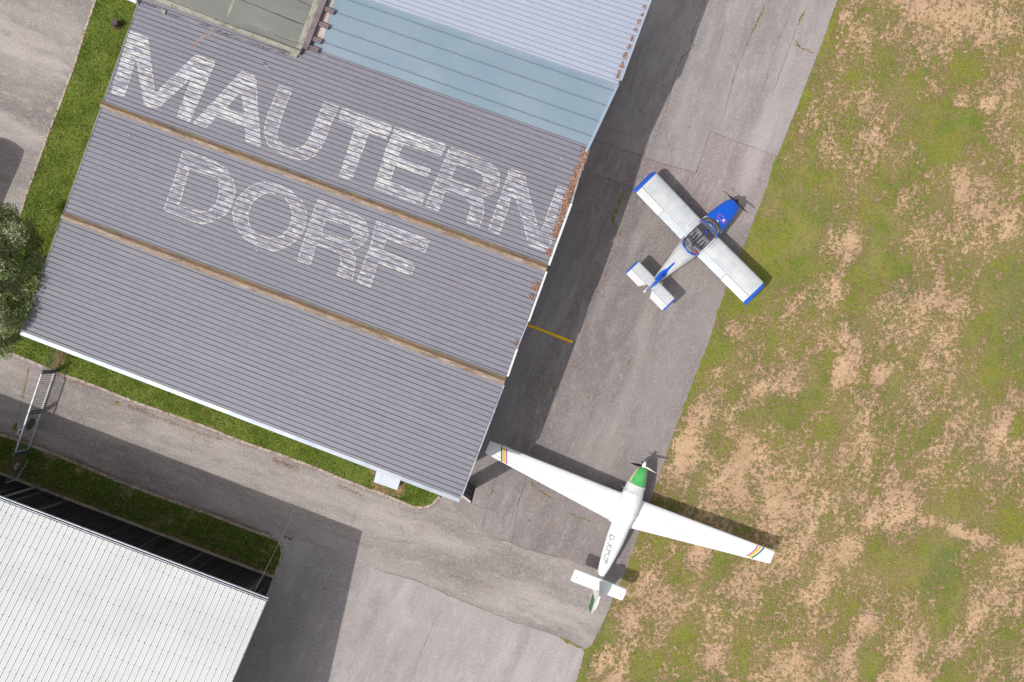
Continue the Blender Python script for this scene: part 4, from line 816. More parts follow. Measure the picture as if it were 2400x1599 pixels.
# ================================================================== gate and fences
def ray_between(p, q, t): return lerp(p, q, t)
G0 = P(131, 870, 0); G1 = P(68.5, 1057, 0); gd_ = (G1 - G0); gl = gd_.length; gd_.normalize(); HG = 1.2
gate = empty('gate', G0); tag(gate, 'galvanised double gate across the road by the lettered hangar', 'gate')
def GP(s, z): v = G0 + gd_ * s; return Vector((v.x, v.y, z))
for s in (0.0, gl):
    mb = MB(); mb.box(GP(s, HG / 2 + .02), (.10, .17, HG + .1), math.atan2(gd_.y, gd_.x) + math.pi / 2); mb.box(GP(s, HG + .085), (.13, .13, .03), math.atan2(gd_.y, gd_.x))
    adopt(mb.build('gate_post', M['steel_dark']), gate)
for i, (a, b) in enumerate(((.12, gl / 2 - .02), (gl / 2 + .02, gl - .12))):
    e0, e1_ = (a, b - .05) if i == 0 else (b, a + .05)
    mb = MB(); mb.bar(GP(a, .1), GP(b, .1), .05, .06); mb.bar(GP(a, HG), GP(b, HG), .06, .06); mb.bar(GP(e0, .12), GP(e0, HG - .02), .05, .05)
    mb.bar(GP(e1_, .12), GP(e1_, HG - .02), .09, .07)
    fr = adopt(mb.build('gate_leaf', M['steel']), gate)
    mb = MB(); mb.bar(GP(e1_, .14), GP(e1_, HG - .05), .1, .08, 0)
    o = mb.build('leaf_stile', M['steel_dark']); o.parent = fr
    mb = MB(); n = 20
    for k in range(1, n): s = a + (b - a) * k / n; mb.tube([GP(s, .12), GP(s, HG - .02)], .013, 5)
    o = mb.build('bar_infill', M['mesh']); o.parent = fr
def fence(name, pts, h, label, brace=None):
    root = empty(name, pts[0]); tag(root, label, 'fence', 'wire mesh fences either side of the gate')
    for p in pts:
        mb = MB(); mb.tube([p, p + Vector((0, 0, h + .03))], .03, 8); adopt(mb.build('post', M['steel']), root)
    mb = MB()
    for a, b in zip(pts[:-1], pts[1:]):
        L_ = (b - a).length; n = int(L_ / .09)
        for k in range(1, n): q = lerp(a, b, k / n); mb.tube([q + Vector((0, 0, .05)), q + Vector((0, 0, h))], .009, 4)
        for z in np.arange(.06, h, .2): mb.tube([a + Vector((0, 0, z)), b + Vector((0, 0, z))], .009, 4)
        mb.tube([a + Vector((0, 0, h)), b + Vector((0, 0, h))], .009, 5)
    adopt(mb.build('wire_mesh', M['mesh']), root)
    if brace: mb = MB(); mb.tube(brace, .02, 8); adopt(mb.build('brace', M['steel']), root)
    return root
fence('fence', [GP(-.08, 0), P(164, 790, 0)], HG, 'short wire mesh fence between gate and lettered hangar')
q1 = P(49, 1122, 0)
fence('fence', [GP(gl + .08, 0), q1], HG, 'wire mesh fence between gate and black walled building', [P(67, 1078, .1) , q1 + Vector((0, 0, HG * .35))])
# round signs
def sign(name, c, r, mats, label, ring=None):
    d = gd_; n = Vector((d.y, -d.x, 0)); n = n if n.x > 0 else -n
    root = MB(); root.disc(c, n, r, .02, 28, 0); root.disc(c + n * .013, n, r * .97, .004, 28, 1)
    if ring: root.disc(c + n * .017, n, r * .74, .004, 28, 2); cc = c + n * .021; root.bar(cc - d * r * .35, cc + d * r * .35, .10, .006, 3); root.bar(cc - Vector((0, 0, r * .42)), cc + Vector((0, 0, r * .42)), .006, .09, 3)
    return tag(root.build(name, mats), label, 'sign')
c = P(72, 995, .62); k = (c - G0).dot(gd_); v = G0 + gd_ * k; nrm = Vector((gd_.y, -gd_.x, 0)); nrm = nrm if nrm.x > 0 else -nrm
sign('round_sign', Vector((v.x, v.y, .62)) - nrm * .04, .33, [M['sign_back'], M['sign_back']], 'dark grey round sign seen from its back on the gate')
dq = (q1 - GP(gl, 0)).normalized(); c = lerp(GP(gl, 0), q1, .46) + Vector((0, 0, .78))
sign('round_sign', c + nrm * .03, .26, [M['sign_back'], M['sign_red'], M['sign_white'], M['black']], 'round white prohibition sign with red rim on the fence', True)
# drain
mb = MB(); mb.box(P(48, 1013, .01), (.33, .33, .03), RU); mb2 = mb; mb2.disc(P(49, 1014, .03), (0, 0, 1), .11, .012, 20, 1); mb2.disc(P(49, 1014, .04), (0, 0, 1), .06, .008, 16, 2)
tag(mb2.build('drain_cover', [M['sign_white'], M['black'], M['sign_back']]), 'small square pale drain cover with dark round hole beside the gate', 'drain cover')
# cable
mb = MB(); a = P(757, 1062, 5.0); b = P(596, 1388, 5.0); pts = []
for i in range(25): t = i / 24; p = lerp(a, b, t); p.z -= .35 * 4 * t * (1 - t) * .3; pts.append(p)
mb.tube(pts, .006, 6); tag(mb.build('overhead_cable', M['verge_trim'], smooth=True), 'thin overhead cable strung between the two hangars', 'cable')
# yellow line
y = ngon('yellow_line', wobble([(1210, 748), (1234.4, 758.4), (1290, 778), (1343, 799.5)], .25, 10, 4) + [(1341.3, 805), (1288, 784), (1232, 764), (1207, 754)], .0125, 'yellow', 'yellow line painted on the apron')
# pale box under the eave
ht = 1.0; tp = [P(*p, ht) for p in [(884.5, 1098), (940, 1120), (930.5, 1149), (876, 1130)]]
bx = empty('storage_box', ((tp[0] + tp[2]) / 2)); bx.location.z = 0; tag(bx, 'pale sheet metal box standing on the grass under the eave', 'storage box')
ins = [lerp(v, sum(tp, Vector()) / 4, .05) for v in tp]
mb = MB(); mb.prism([Vector((v.x, v.y, .07)) for v in ins][::-1], [v - Vector((0, 0, .03)) for v in ins][::-1]); adopt(mb.build('body', M['bin']), bx)
mb = MB(); mb.prism([v - Vector((0, 0, .03)) for v in tp][::-1], tp[::-1])
for t in np.linspace(.08, .92, 9): mb.bar(lerp(tp[0], tp[1], t) + Vector((0, 0, .004)), lerp(tp[3], tp[2], t) + Vector((0, 0, .004)), .02, .012)
adopt(mb.build('lid', M['bin']), bx)
mb = MB(); mb.box(lerp(tp[3], tp[2], .42) + Vector((0, 0, -.05)), (.12, .03, .08), RU); adopt(mb.build('latch', M['steel_dark']), bx)
# stump
st = empty('tree_stump', P(277, 60, .07)); tag(st, 'dark tree stump on the grass near the top left of the hangar', 'tree stump')
mb = MB(); c = P(277, 60, .07); n = 14; rr = [random.uniform(.9, 1.15) for _ in range(n)]
ring = lambda r, z: [c + Vector((math.cos(6.283 * k / n) * r * rr[k], math.sin(6.283 * k / n) * r * rr[k], z)) for k in range(n)]
mb.prism(ring(.26, 0), ring(.19, .12)); mb.prism(ring(.19, .12), ring(.175, .42)); adopt(mb.build('bark', M['bark']), st)
mb = MB(); mb.prism(ring(.165, .42), ring(.16, .435)); adopt(mb.build('top', M['endgrain']), st)
# tree ------------------------------------------------------------------------
TC = P(-34, 655, 5.0); tree = empty('tree', (TC.x, TC.y, .07)); tag(tree, 'leafy grey green tree leaning over the left edge of the hangar roof', 'tree')
mb = MB(); tb = Vector((TC.x, TC.y, 0)); mb.tube([tb, tb + Vector((.05, .1, 1.5)), tb + Vector((.0, .1, 3)), tb + Vector((.1, 0, 5.2))], [.2, .16, .13, .06], 10)
lobes = []
for k in range(110):
    a = random.uniform(0, 6.28); rad = random.uniform(.0, 1) ** .5; zz = random.uniform(3.2, 7.0) - rad * 1.2; prof_ = math.sin(min(1, max(0, (zz - 1.2) / 6.4)) * math.pi) ** .5
    lobes.append((tb + Vector((math.cos(a) * rad * 2.15 * prof_, math.sin(a) * rad * 3.55 * prof_, zz)), random.uniform(.32, .78)))
for c, r in lobes[:22]: mb.tube([tb + Vector((0, 0, random.uniform(1.6, 3.5))), lerp(tb + Vector((0, 0, 3)), c, .6) + Vector((0, 0, .1)), c - Vector((0, 0, .2))], [.06, .035, .01], 6)
adopt(mb.build('trunk', M['bark'], smooth=True), tree)
nl = 62000; vs = np.empty((nl, 4, 3)); cs = np.array([tuple(c) for c, r in lobes]); rs = np.array([r for c, r in lobes]); wk_ = rng.choice(len(lobes), nl, p=(rs ** 2) / (rs ** 2).sum())
dr = rng.normal(0, 1, (nl, 3)); dr /= np.linalg.norm(dr, axis=1)[:, None]; pos = cs[wk_] + dr * (rs[wk_] * rng.uniform(.15, 1.08, nl) ** .5)[:, None] * np.array([1, 1, .75])
nm = rng.normal(0, .55, (nl, 3)) + np.array([-.25, -.15, .8]); nm /= np.linalg.norm(nm, axis=1)[:, None]
e1 = np.cross(nm, rng.normal(0, 1, (nl, 3))); e1 /= np.linalg.norm(e1, axis=1)[:, None]; e2 = np.cross(nm, e1)
sz = rng.uniform(.04, .085, nl)[:, None]
t_ = H - pos[:, 2]; ppx = 1200 + pos[:, 0] * F / t_; ppy = 799.5 - pos[:, 1] * F / t_; keep = ppx < 49 + (774 - ppy) * .358 + 6 + rng.normal(0, 5, nl)
pos[~keep] -= np.array([1.6, .2, .5]) * rng.uniform(.4, 1.4, ((~keep).sum(), 1))
vs[:, 0] = pos - e1 * sz; vs[:, 1] = pos + e2 * sz * .42; vs[:, 2] = pos + e1 * sz; vs[:, 3] = pos - e2 * sz * .42
lobe_m = rng.integers(0, 5, len(lobes)); mi = np.where(rng.uniform(0, 1, nl) < .4, lobe_m[wk_], rng.choice(5, nl, p=[.3, .25, .2, .1, .15]))
adopt(mesh('crown', vs.reshape(-1, 3).tolist(), np.arange(nl * 4).reshape(nl, 4).tolist(), [M['leaf%d' % i] for i in range(5)], mi.tolist()), tree)
# shed just outside the left edge (its round cornered shadow falls on the yard)
sh = empty('shed', P(-130, 470, 0)); tag(sh, 'small rounded shed outside the left edge throwing a shadow on the yard', 'shed')
hs = 3.0; off = Vector((.878, .479, 0)) * hs / math.tan(SUN_EL)
pl = [(-5, 322), (15, 326), (35, 336), (50, 347), (56, 352), (53, 368), (10, 466), (2, 490), (-150, 860), (-420, 760), (-260, 230), (-60, 305)]
mb = MB(); q = [P(*p, 0) - off for p in pl]; mb.prism([Vector((v.x, v.y, 0)) for v in q][::-1], [Vector((v.x, v.y, hs)) for v in q][::-1]); adopt(mb.build('wall', M['wall']), sh)
mb = MB(); cq = sum(q, Vector()) / len(q); tq = [Vector((v.x, v.y, hs + .003)) for v in q][::-1]; mb.prism(tq, [Vector((v.x, v.y, hs + .05)) for v in tq]); adopt(mb.build('roof', M['roof']), sh)

# ================================================================== aircraft helpers
def loft(mb, secs, n=28, m=0, capf=True, capb=True, a0=0, a1=2 * math.pi, mfun=None, ex=2.3):
    """secs: (x, halfwidth, zc, up, down[, exponent])"""
    base = len(mb.v); closed = abs(a1 - a0 - 2 * math.pi) < 1e-6; N_ = n if closed else n + 1
    for sc in secs:
        x, hw, zc, up_, dn = sc[:5]; e = 2 / (sc[5] if len(sc) > 5 else ex)
        for k in range(N_):
            a = a0 + (a1 - a0) * k / n; c, s = math.cos(a), math.sin(a)
            yy = hw * math.copysign(abs(c) ** e, c); zz = (up_ if s > 0 else dn) * math.copysign(abs(s) ** e, s)
            mb.v.append((x, yy, zc + zz))
    for i in range(len(secs) - 1):
        for k in range(n):
            k2 = (k + 1) % N_ if closed else k + 1
            f = (base + i * N_ + k, base + i * N_ + k2, base + (i + 1) * N_ + k2, base + (i + 1) * N_ + k)
            mb.f.append(f); mb.m.append(mfun(i, k) if mfun else m)
    if capf: mb.f.append(tuple(base + k for k in range(N_))[::-1]); mb.m.append(m)
    if capb: e_ = base + (len(secs) - 1) * N_; mb.f.append(tuple(e_ + k for k in range(N_))); mb.m.append(m)
    return mb
def af(t, th):   # half thickness of a section at chord fraction t
    return 5 * th * (.2969 * math.sqrt(max(t, 0)) - .126 * t - .3516 * t * t + .2843 * t ** 3 - .1015 * t ** 4)
def wing(mb, stats, c0=0, c1=1, m=0, n=12, mfun=None):
    """stats: (y, xLE, chord, z, thickness). surface between chord fractions c0..c1"""
    base = len(mb.v); ts = [c0 + (c1 - c0) * ((1 - math.cos(math.pi * k / n)) / 2 if c0 == 0 else k / n) for k in range(n + 1)]
    ring = [(t, 1) for t in ts] + [(t, -1) for t in ts[::-1]]; K = len(ring)
    for (y, xl, ch, z, th) in stats:
        for t, s in ring: mb.v.append((xl - t * ch, y, z + s * af(t, th) * ch * (1.25 if s > 0 else .75) + (.0015 if s > 0 else -.0015)))
    for i in range(len(stats) - 1):
        for k in range(K):
            k2 = (k + 1) % K; mb.f.append((base + i * K + k, base + i * K + k2, base + (i + 1) * K + k2, base + (i + 1) * K + k)); mb.m.append(mfun(i) if mfun else m)
    mb.f.append(tuple(base + k for k in range(K))[::-1]); mb.m.append(m if not mfun else mfun(0)); e = base + (len(stats) - 1) * K
    mb.f.append(tuple(e + k for k in range(K))); mb.m.append(m if not mfun else mfun(len(stats) - 2)); return mb
def bvh_of(*objs):
    vs = []; fs = []
    for o in objs:
        b = len(vs); vs += [v.co.copy() for v in o.data.vertices]; fs += [tuple(i + b for i in p.vertices) for p in o.data.polygons]
    return BVHTree.FromPolygons(vs, fs)
def drape(bv, x, y, off=.006, frm=Vector((0, 0, 10)), dr=Vector((0, 0, -1))):
    h = bv.ray_cast(Vector((x, y, 10)), Vector((0, 0, -1))); return (h[0] + h[1] * off * (1 if h[1].z > 0 else -1)) if h[0] else Vector((x, y, 0))
def decal(mb, bv, pts, m=0, off=.006, sub=1):
    """fan of small quads between two polylines"""
    q = [drape(bv, x, y, off) for x, y in pts]; mb.add(q, [tuple(range(len(q)))], m)
def stripe(mb, bv, pts, wd, m=0, off=.006, step=.05):
    out = []
    for (x0, y0), (x1, y1) in zip(pts[:-1], pts[1:]):
        n = max(1, int(math.hypot(x1 - x0, y1 - y0) / step)); out += [(x0 + (x1 - x0) * i / n, y0 + (y1 - y0) * i / n) for i in range(n)]
    out.append(pts[-1]); Ls = []; Rs = []
    for i, p in enumerate(out):
        a = out[max(i - 1, 0)]; b = out[min(i + 1, len(out) - 1)]; d = Vector((b[0] - a[0], b[1] - a[1])).normalized(); n = Vector((-d.y, d.x)) * wd / 2
        Ls.append(drape(bv, p[0] + n.x, p[1] + n.y, off)); Rs.append(drape(bv, p[0] - n.x, p[1] - n.y, off))
    for i in range(len(out) - 1): mb.add([Ls[i], Ls[i + 1], Rs[i + 1], Rs[i]], [(0, 1, 2, 3)], m)
def wheel(name, c, r, wd, root, spat=None):
    mb = MB(); c = Vector(c); pts = [c + Vector((0, s * wd / 2, 0)) for s in (-1, -.6, .6, 1)]
    mb.tube(pts, [r * .8, r, r, r * .8], 20); o = mb.build('wheel', M['tyre'], root, smooth=True)
    mb = MB(); mb.tube([c - Vector((0, wd * .53, 0)), c + Vector((0, wd * .53, 0))], r * .5, 14); mb.build('rim', M['steel'], o)
    return o
def blade(mb, ang, r0, r1, x, tilt, m=0, wd=.07, zc=0, m_tip=None):
    """propeller blade in the (tilted) disc plane; ang from +y towards +z"""
    d = Vector((math.sin(tilt) * -math.sin(ang), math.cos(ang), math.sin(ang) * math.cos(tilt))); ax = Vector((math.cos(tilt), 0, math.sin(tilt))); t = d.cross(ax).normalized()
    c = Vector((x, 0, zc)); st = []
    for k, (f, w_) in enumerate(((0, .5), (.25, 1), (.6, .9), (.88, .6), (1, .22))):
        tw = math.radians(55 - 38 * f); a = (t * math.cos(tw) + ax * math.sin(tw)) * wd * w_; b = (t * -math.sin(tw) + ax * math.cos(tw)) * .012
        p = c + d * (r0 + (r1 - r0) * f); st.append([p + a, p + b, p - a, p - b])
    for i in range(len(st) - 1):
        mm = m_tip if (m_tip is not None and i == len(st) - 2) else m
        vs = st[i] + st[i + 1]; mb.add(vs, [(k, (k + 1) % 4, 4 + (k + 1) % 4, 4 + k) for k in range(4)], mm)
    mb.add(st[0], [(0, 1, 2, 3)], m); mb.add(st[-1], [(3, 2, 1, 0)], m)

# ------------------------------------------------------------------ blue and silver low-wing aeroplane
o3 = P(1663.3, 533.9, 1.05); blue = empty('light_aircraft', (o3.x, o3.y, 0), math.radians(44.4))
tag(blue, 'small silver and blue low wing aeroplane with clear bubble canopy', 'aeroplane')
HS = 4.165; ZW = .95; DH = math.tan(math.radians(3.0)); CH = 1.47; TK = .15
def zw(y): return ZW + abs(y) * DH
# fuselage
cowl = [(1.86, .22, 1.00, .16, .20), (1.83, .29, 1.00, .20, .26), (1.72, .37, 1.0, .25, .32), (1.4, .46, 1.0, .31, .40), (1.0, .53, 1.0, .37, .45), (.6, .58, 1.0, .42, .48), (.25, .61, 1.0, .45, .5)]
body = [(.25, .61, 1.0, .45, .5), (0.0, .62, 1.0, .28, .5), (-.5, .62, 1.0, .26, .5), (-1.1, .60, 1.0, .27, .48), (-1.55, .57, 1.0, .32, .46), (-1.78, .55, 1.0, .42, .44), (-2.3, .46, 1.02, .36, .38), (-2.9, .35, 1.06, .28, .30), (-3.5, .24, 1.10, .21, .22), (-4.1, .12, 1.14, .12, .15), (-4.35, .03, 1.15, .06, .08)]
co = loft(MB(), cowl, 30, ex=2.5).build('cowling', M['blue'], blue, True, 50)
fo = loft(MB(), body, 30, capf=False, ex=2.4).build('fuselage', M['alu'], blue, True, 50)
bvf = bvh_of(co, fo)
# wings
for sgn in (1, -1):
    st = [(sgn * (.58 + (HS - .62 - .58) * k / 8), 0, CH, 0, TK) for k in range(9)]; st = [(y, x, c, zw(y), t) for y, x, c, z, t in st]
    wo = wing(MB(), st, 0, .72).build('wing', M['alu'], blue, True, 60)
    yt = HS - .62
    tp_ = [(sgn * yt, 0, CH, zw(yt), TK), (sgn * (yt + .0), 0, CH, zw(yt), TK)]
    # outer bay up to the tip belongs to the same wing
    st2 = [(sgn * (HS - .62), 0, CH, zw(HS - .62), TK), (sgn * (HS - .21), -.01, CH - .02, zw(HS - .21), TK)]
    wing(MB(), st2, 0, .72).build('wing_panel', M['alu'], wo, True, 60)
    tip = [(sgn * (HS - .205), .0, CH, zw(HS - .205), TK), (sgn * (HS - .10), -.02, CH + .02, zw(HS) - .02, TK * .9), (sgn * (HS - .02), -.16, CH - .10, zw(HS) - .03, TK * .5), (sgn * (HS + .01), -.28, CH - .26, zw(HS) - .03, TK * .2)]
    wing(MB(), tip).build('wing_tip', M['blue2'], wo, True, 60)
    # aileron outboard, flap inboard
    ya, yb, yc = .62, 2.30, HS - .215
    fl_ = [(sgn * (ya + (yb - ya) * k / 4), 0, CH, 0, TK) for k in range(5)]; fl_ = [(y, x, c, zw(y) - .012, t) for y, x, c, z, t in fl_]
    wing(MB(), fl_, .728, 1.0, n=6).build('flap', M['alu_blue'], wo, True, 60)
    al_ = [(sgn * (yb + .02), 0, CH + .02, zw(yb), TK), (sgn * yc, 0, CH + .02, zw(yc), TK)]
    wing(MB(), al_, .728, 1.0, n=6).build('aileron', M['alu_light'], wo, True, 60)
    bw = bvh_of(wo); mb = MB()
    for k in range(3): stripe(mb, bw, [(-.16, sgn * (.68 + k * .085)), (-.76, sgn * (.68 + k * .085))], .018, 0, .004, .1)
    mb.build('walkway_grip', M['tub'], wo)
    mb = MB(); stripe(mb, bw, [(-.05, sgn * .64), (-.05, sgn * (HS - .63))], .015, 0, .004, .1); mb.build('leading_edge_seam', M['steel'], wo)
# cockpit interior
mb = MB(); mb.box((-.62, 0, 1.285), (1.65, 1.10, .03), 0, 0)
tubo = mb.build('cockpit_floor', M['cockpit'], blue)
for s in (1, -1):
    mb = MB(); mb.box((-.82, s * .27, 1.30), (.55, .44, .09)); mb.add([(-1.02, s * .27 - .21, 1.3), (-1.02, s * .27 + .21, 1.3), (-1.36, s * .27 + .19, 1.60), (-1.36, s * .27 - .19, 1.60), (-1.10, s * .27 - .21, 1.28), (-1.10, s * .27 + .21, 1.28), (-1.42, s * .27 + .19, 1.58), (-1.42, s * .27 - .19, 1.58)], [(0, 1, 2, 3), (7, 6, 5, 4), (0, 3, 7, 4), (1, 5, 6, 2), (3, 2, 6, 7), (0, 4, 5, 1)])
    so = mb.build('seat', M['seat'], blue)
    mb = MB(); mb.bar((-.75, s * .2, 1.36), (-1.2, s * .16, 1.5), .04, .012); mb.bar((-.75, s * .34, 1.36), (-1.2, s * .38, 1.5), .04, .012); mb.build('harness', M['black'], so)
mb = MB(); mb.box((.02, 0, 1.36), (.30, 1.0, .16), 0, 0); mb.box((-.15, 0, 1.33), (.05, 1.02, .22), 0, 1)
for k in range(5): mb.disc((-.18, -.36 + k * .18, 1.38), (1, 0, 0), .05, .01, 12, 2)
pn = mb.build('instrument_panel', [M['cockpit'], M['tub'], M['sign_back']], blue)
mb = MB(); mb.tube([(-.5, 0, 1.26), (-.42, 0, 1.5)], .02, 8); mb.box((-.38, 0, 1.5), (.12, .1, .05), 0, 0); mb.build('control_stick', M['blue'], blue)
mb = MB(); mb.box((-1.42, -.40, 1.37), (.24, .09, .09), math.radians(8)); mb.build('red_bottle', M['red'], blue)
mb = MB(); mb.box((-1.3, .36, 1.34), (.1, .08, .06)); mb.build('headset', M['sign_white'], blue)
mb = MB(); mb.tube([(-1.2, -.28, 1.3), (-1.5, -.1, 1.33), (-1.55, .25, 1.34), (-1.3, .3, 1.32)], .02, 6); mb.box((-1.5, .05, 1.31), (.3, .7, .05), 0); mb.build('baggage_shelf', M['tub'], blue)
# canopy
cs_ = [(.30, .30, 1.2, .28, 0), (.12, .50, 1.18, .43, 0), (-.10, .60, 1.16, .56, 0), (-.5, .64, 1.14, .62, 0), (-.9, .64, 1.14, .60, 0), (-1.3, .60, 1.14, .50, 0), (-1.6, .54, 1.14, .37, 0), (-1.74, .48, 1.15, .27, 0)]
cs_ = [(.36, .12, 1.36, .09, 0), (.33, .26, 1.30, .18, 0)] + cs_[1:]
can = loft(MB(), cs_, 24, capf=False, capb=False, a0=0, a1=math.pi, ex=2.1).build('canopy', M['glass'], blue, True, 60)
bvc = bvh_of(can)
def arc(xf, w0, off=.012, wd=.07, m='blue', name='canopy_frame', yr=.60, par=None):
    mb = MB(); Ls = []; Rs = []
    for k in range(29):
        y = -yr + 2 * yr * k / 28; x = xf(y)
        Ls.append(drape(bvc, x + wd / 2, y, off)); Rs.append(drape(bvc, x - wd / 2, y, off))
    for k in range(28): mb.add([Ls[k], Ls[k + 1], Rs[k + 1], Rs[k]], [(0, 1, 2, 3)])
    return mb.build(name, M[m], par or can)
mb = MB(); mb.tube([Vector((-.20 + .13 * math.sin(math.pi * k / 24), .612 * math.cos(math.pi * k / 24), 1.16 + .575 * math.sin(math.pi * k / 24))) for k in range(25)], .03, 8); mb.build('canopy_frame', M['blue'], can, True)
mb = MB()
pts = []
for k in range(25):
    a = -math.pi / 2 + math.pi * k / 24; x = -1.26 - .52 * math.cos(a) ** .9 if abs(math.cos(a)) > 1e-6 else -1.26; y = .57 * math.sin(a)
    z = 1.13 + .30 * max(0, math.cos(a)) ** .6; pts.append(Vector((x, y, z + .02)))
mb.tube(pts, .032, 8); mb.build('canopy_frame', M['blue'], can, True)
mb = MB(); gs = [Vector((-.12, .47, 1.462))]
for k in range(26):
    a = math.pi / 2 - math.pi * k / 25; gs.append(Vector((-.02 + .30 * math.cos(a), .47 * math.sin(a), 1.462)))
gs.append(Vector((-.12, -.47, 1.462))); mb.add([Vector((-.1, 0, 1.475))] + gs, [(0, i + 2, i + 1) for i in range(len(gs) - 1)]); mb.build('glare_shield', M['glare'], blue)
mb = MB(); bva = bvh_of(co, fo, can)
for k in range(37):
    a = -math.pi / 2 + math.pi * k / 36; e = [drape(bva, -.06 + q * .46 * math.cos(a), r_ * math.sin(a), .014) for q, r_ in ((1.0, .60), (.86, .545), (.72, .48))]; mb.v += [tuple(v) for v in e]
for k in range(36):
    for j in (0, 1): mb.f.append((3 * k + j, 3 * k + j + 1, 3 * k + j + 4, 3 * k + j + 3)); mb.m.append(0)
mb.build('windscreen_seal', M['glare_dark'], can)
# tail
zt = 1.22; ts_ = 1.385
sta = [(-ts_ + .05, -3.88, .90, zt, .10), (-.02, -3.88, .90, zt, .10), (.02, -3.88, .90, zt, .10), (ts_ - .05, -3.88, .90, zt, .10)]
tail = wing(MB(), sta, 0, .60).build('tailplane', M['alu'], blue, True, 60)
for s in (1, -1):
    mb = MB(); y0, y1 = s * .20, s * (ts_ - .05); e = [(y0 + s * .22, -3.88, .92, zt, .10), (y1, -3.88, .92, zt, .10)]
    wing(mb, e, .61, 1, n=6)
    a = [(y0, -3.88 - .56, zt + .035), (y0 + s * .22, -3.88 - .56, zt + .035), (y0 + s * .22, -3.88 - .92, zt + .003)]; b = [(x_, y_, z_) for (y_, x_, z_) in a]; c = [(x_, y_, zt * 2 - z_) for (x_, y_, z_) in b]
    mb.add(b + c, [(0, 1, 2), (5, 4, 3), (0, 2, 5, 3), (0, 3, 4, 1)])
    mb.build('elevator', M['alu_light'], tail, True, 40)
    wing(MB(), [(s * (ts_ - .07), -3.87, .94, zt, .11), (s * (ts_ + .0), -3.92, .84, zt, .07), (s * (ts_ + .02), -3.98, .74, zt, .03)]).build('tailplane_tip', M['blue2'], tail, True, 60)
# fin: blue fairing on the rear deck, swept fin and white rudder
mb = MB(); fr_ = []
for x, wv in ((-2.62, .02), (-2.72, .05), (-2.95, .055), (-3.15, .075), (-3.35, .15), (-3.5, .17), (-3.7, .15), (-3.95, .11), (-4.2, .06)):
    fr_.append([drape(bvf, x, y, .008) for y in (wv, wv * .5, 0, -wv * .5, -wv)])
for a, b in zip(fr_[:-1], fr_[1:]):
    for k in range(4): mb.add([a[k], a[k + 1], b[k + 1], b[k]], [(0, 1, 2, 3)])
mb.build('dorsal_stripe', M['blue'], fo)
def finplate(mb, prof_, th, m=0):
    n = len(prof_)
    for s in (1, -1): mb.v += [(x, s * t_ * th / 2, z) for x, z, t_ in prof_]
    b = len(mb.v) - 2 * n
    mb.f.append(tuple(b + i for i in range(n))); mb.m.append(m); mb.f.append(tuple(b + n + i for i in range(n))[::-1]); mb.m.append(m)
    for i in range(n): j = (i + 1) % n; mb.f.append((b + i, b + n + i, b + n + j, b + j)); mb.m.append(m)
mb = MB(); finplate(mb, [(-3.10, 1.27, .3), (-3.45, 1.42, .8), (-3.80, 1.95, .8), (-4.02, 2.02, 1), (-4.20, 2.02, 1), (-4.33, 1.16, 1)], .11); mb.build('fin', M['blue'], blue)
mb = MB(); finplate(mb, [(-4.215, 2.02, 1), (-4.62, 2.0, .3), (-4.76, 1.5, .25), (-4.70, .98, .25), (-4.345, 1.0, 1)], .10); rd = mb.build('rudder', M['blue2'], blue)
mb = MB(); finplate(mb, [(-4.22, 1.95, 1.08), (-4.55, 1.94, .5), (-4.66, 1.5, .45), (-4.34, 1.45, 1.08)], .10); mb.build('rudder_panel', M['alu_light'], rd)
mb = MB(); loft(mb, [(-4.42, .05, 1.12, .05, .05), (-4.5, .065, 1.12, .06, .06), (-4.74, .065, 1.10, .06, .06), (-4.80, .045, 1.10, .04, .04)], 12); mb.build('tail_light', M['gutter_white'], rd, True)
# prop, spinner, markings
mb = MB(); mb.tube([(1.87, 0, 1.0), (1.93, 0, 1.0), (2.02, 0, 1.0), (2.10, 0, 1.0)], [.13, .125, .09, .015], 16); sp_ = mb.build('spinner', M['black'], blue, True)
mb = MB(); tl = math.radians(-3)
blade(mb, math.radians(172), .1, .86, 1.93, tl, 0, .05, 1.0); blade(mb, math.radians(-8), .1, .86, 1.93, tl, 0, .12, 1.0); mb.tube([(1.9, 0, 1.0), (1.96, 0, 1.0)], .12, 12); mb.build('propeller', M['black'], blue, True)
mb = MB(); bvco = bvh_of(co)
def loc(px, py, z=1.4):
    v = P(px, py, z) - Vector((o3.x, o3.y, 0)); a = math.radians(44.4); return (v.x * math.cos(a) + v.y * math.sin(a), -v.x * math.sin(a) + v.y * math.cos(a))
c1_ = loc(1687.8, 508.0); c2_ = loc(1696.8, 518.2); dx, dy = c2_[0] - c1_[0], c2_[1] - c1_[1]; L_ = math.hypot(dx, dy); ux, uy = dx / L_, dy / L_; rr2 = .115; ov = []
for k in range(13): a = math.pi / 2 + math.pi * k / 12; ov.append((c1_[0] + rr2 * (ux * math.cos(a) - uy * math.sin(a)), c1_[1] + rr2 * (uy * math.cos(a) + ux * math.sin(a))))
for k in range(13): a = -math.pi / 2 + math.pi * k / 12; ov.append((c2_[0] + rr2 * (ux * math.cos(a) - uy * math.sin(a)), c2_[1] + rr2 * (uy * math.cos(a) + ux * math.sin(a))))
stripe(mb, bvco, ov + [ov[0], ov[1]], .034, 0, .008, .03); mb.build('oval_marking', M['pink'], co)
mb = MB(); sq = loc(1695.8, 516.5); decal(mb, bvco, [(sq[0] + a, sq[1] + b) for a, b in ((-.06, -.06), (.06, -.06), (.06, .06), (-.06, .06))], 0, .012); mb.build('access_flap', M['gutter_white'], co)
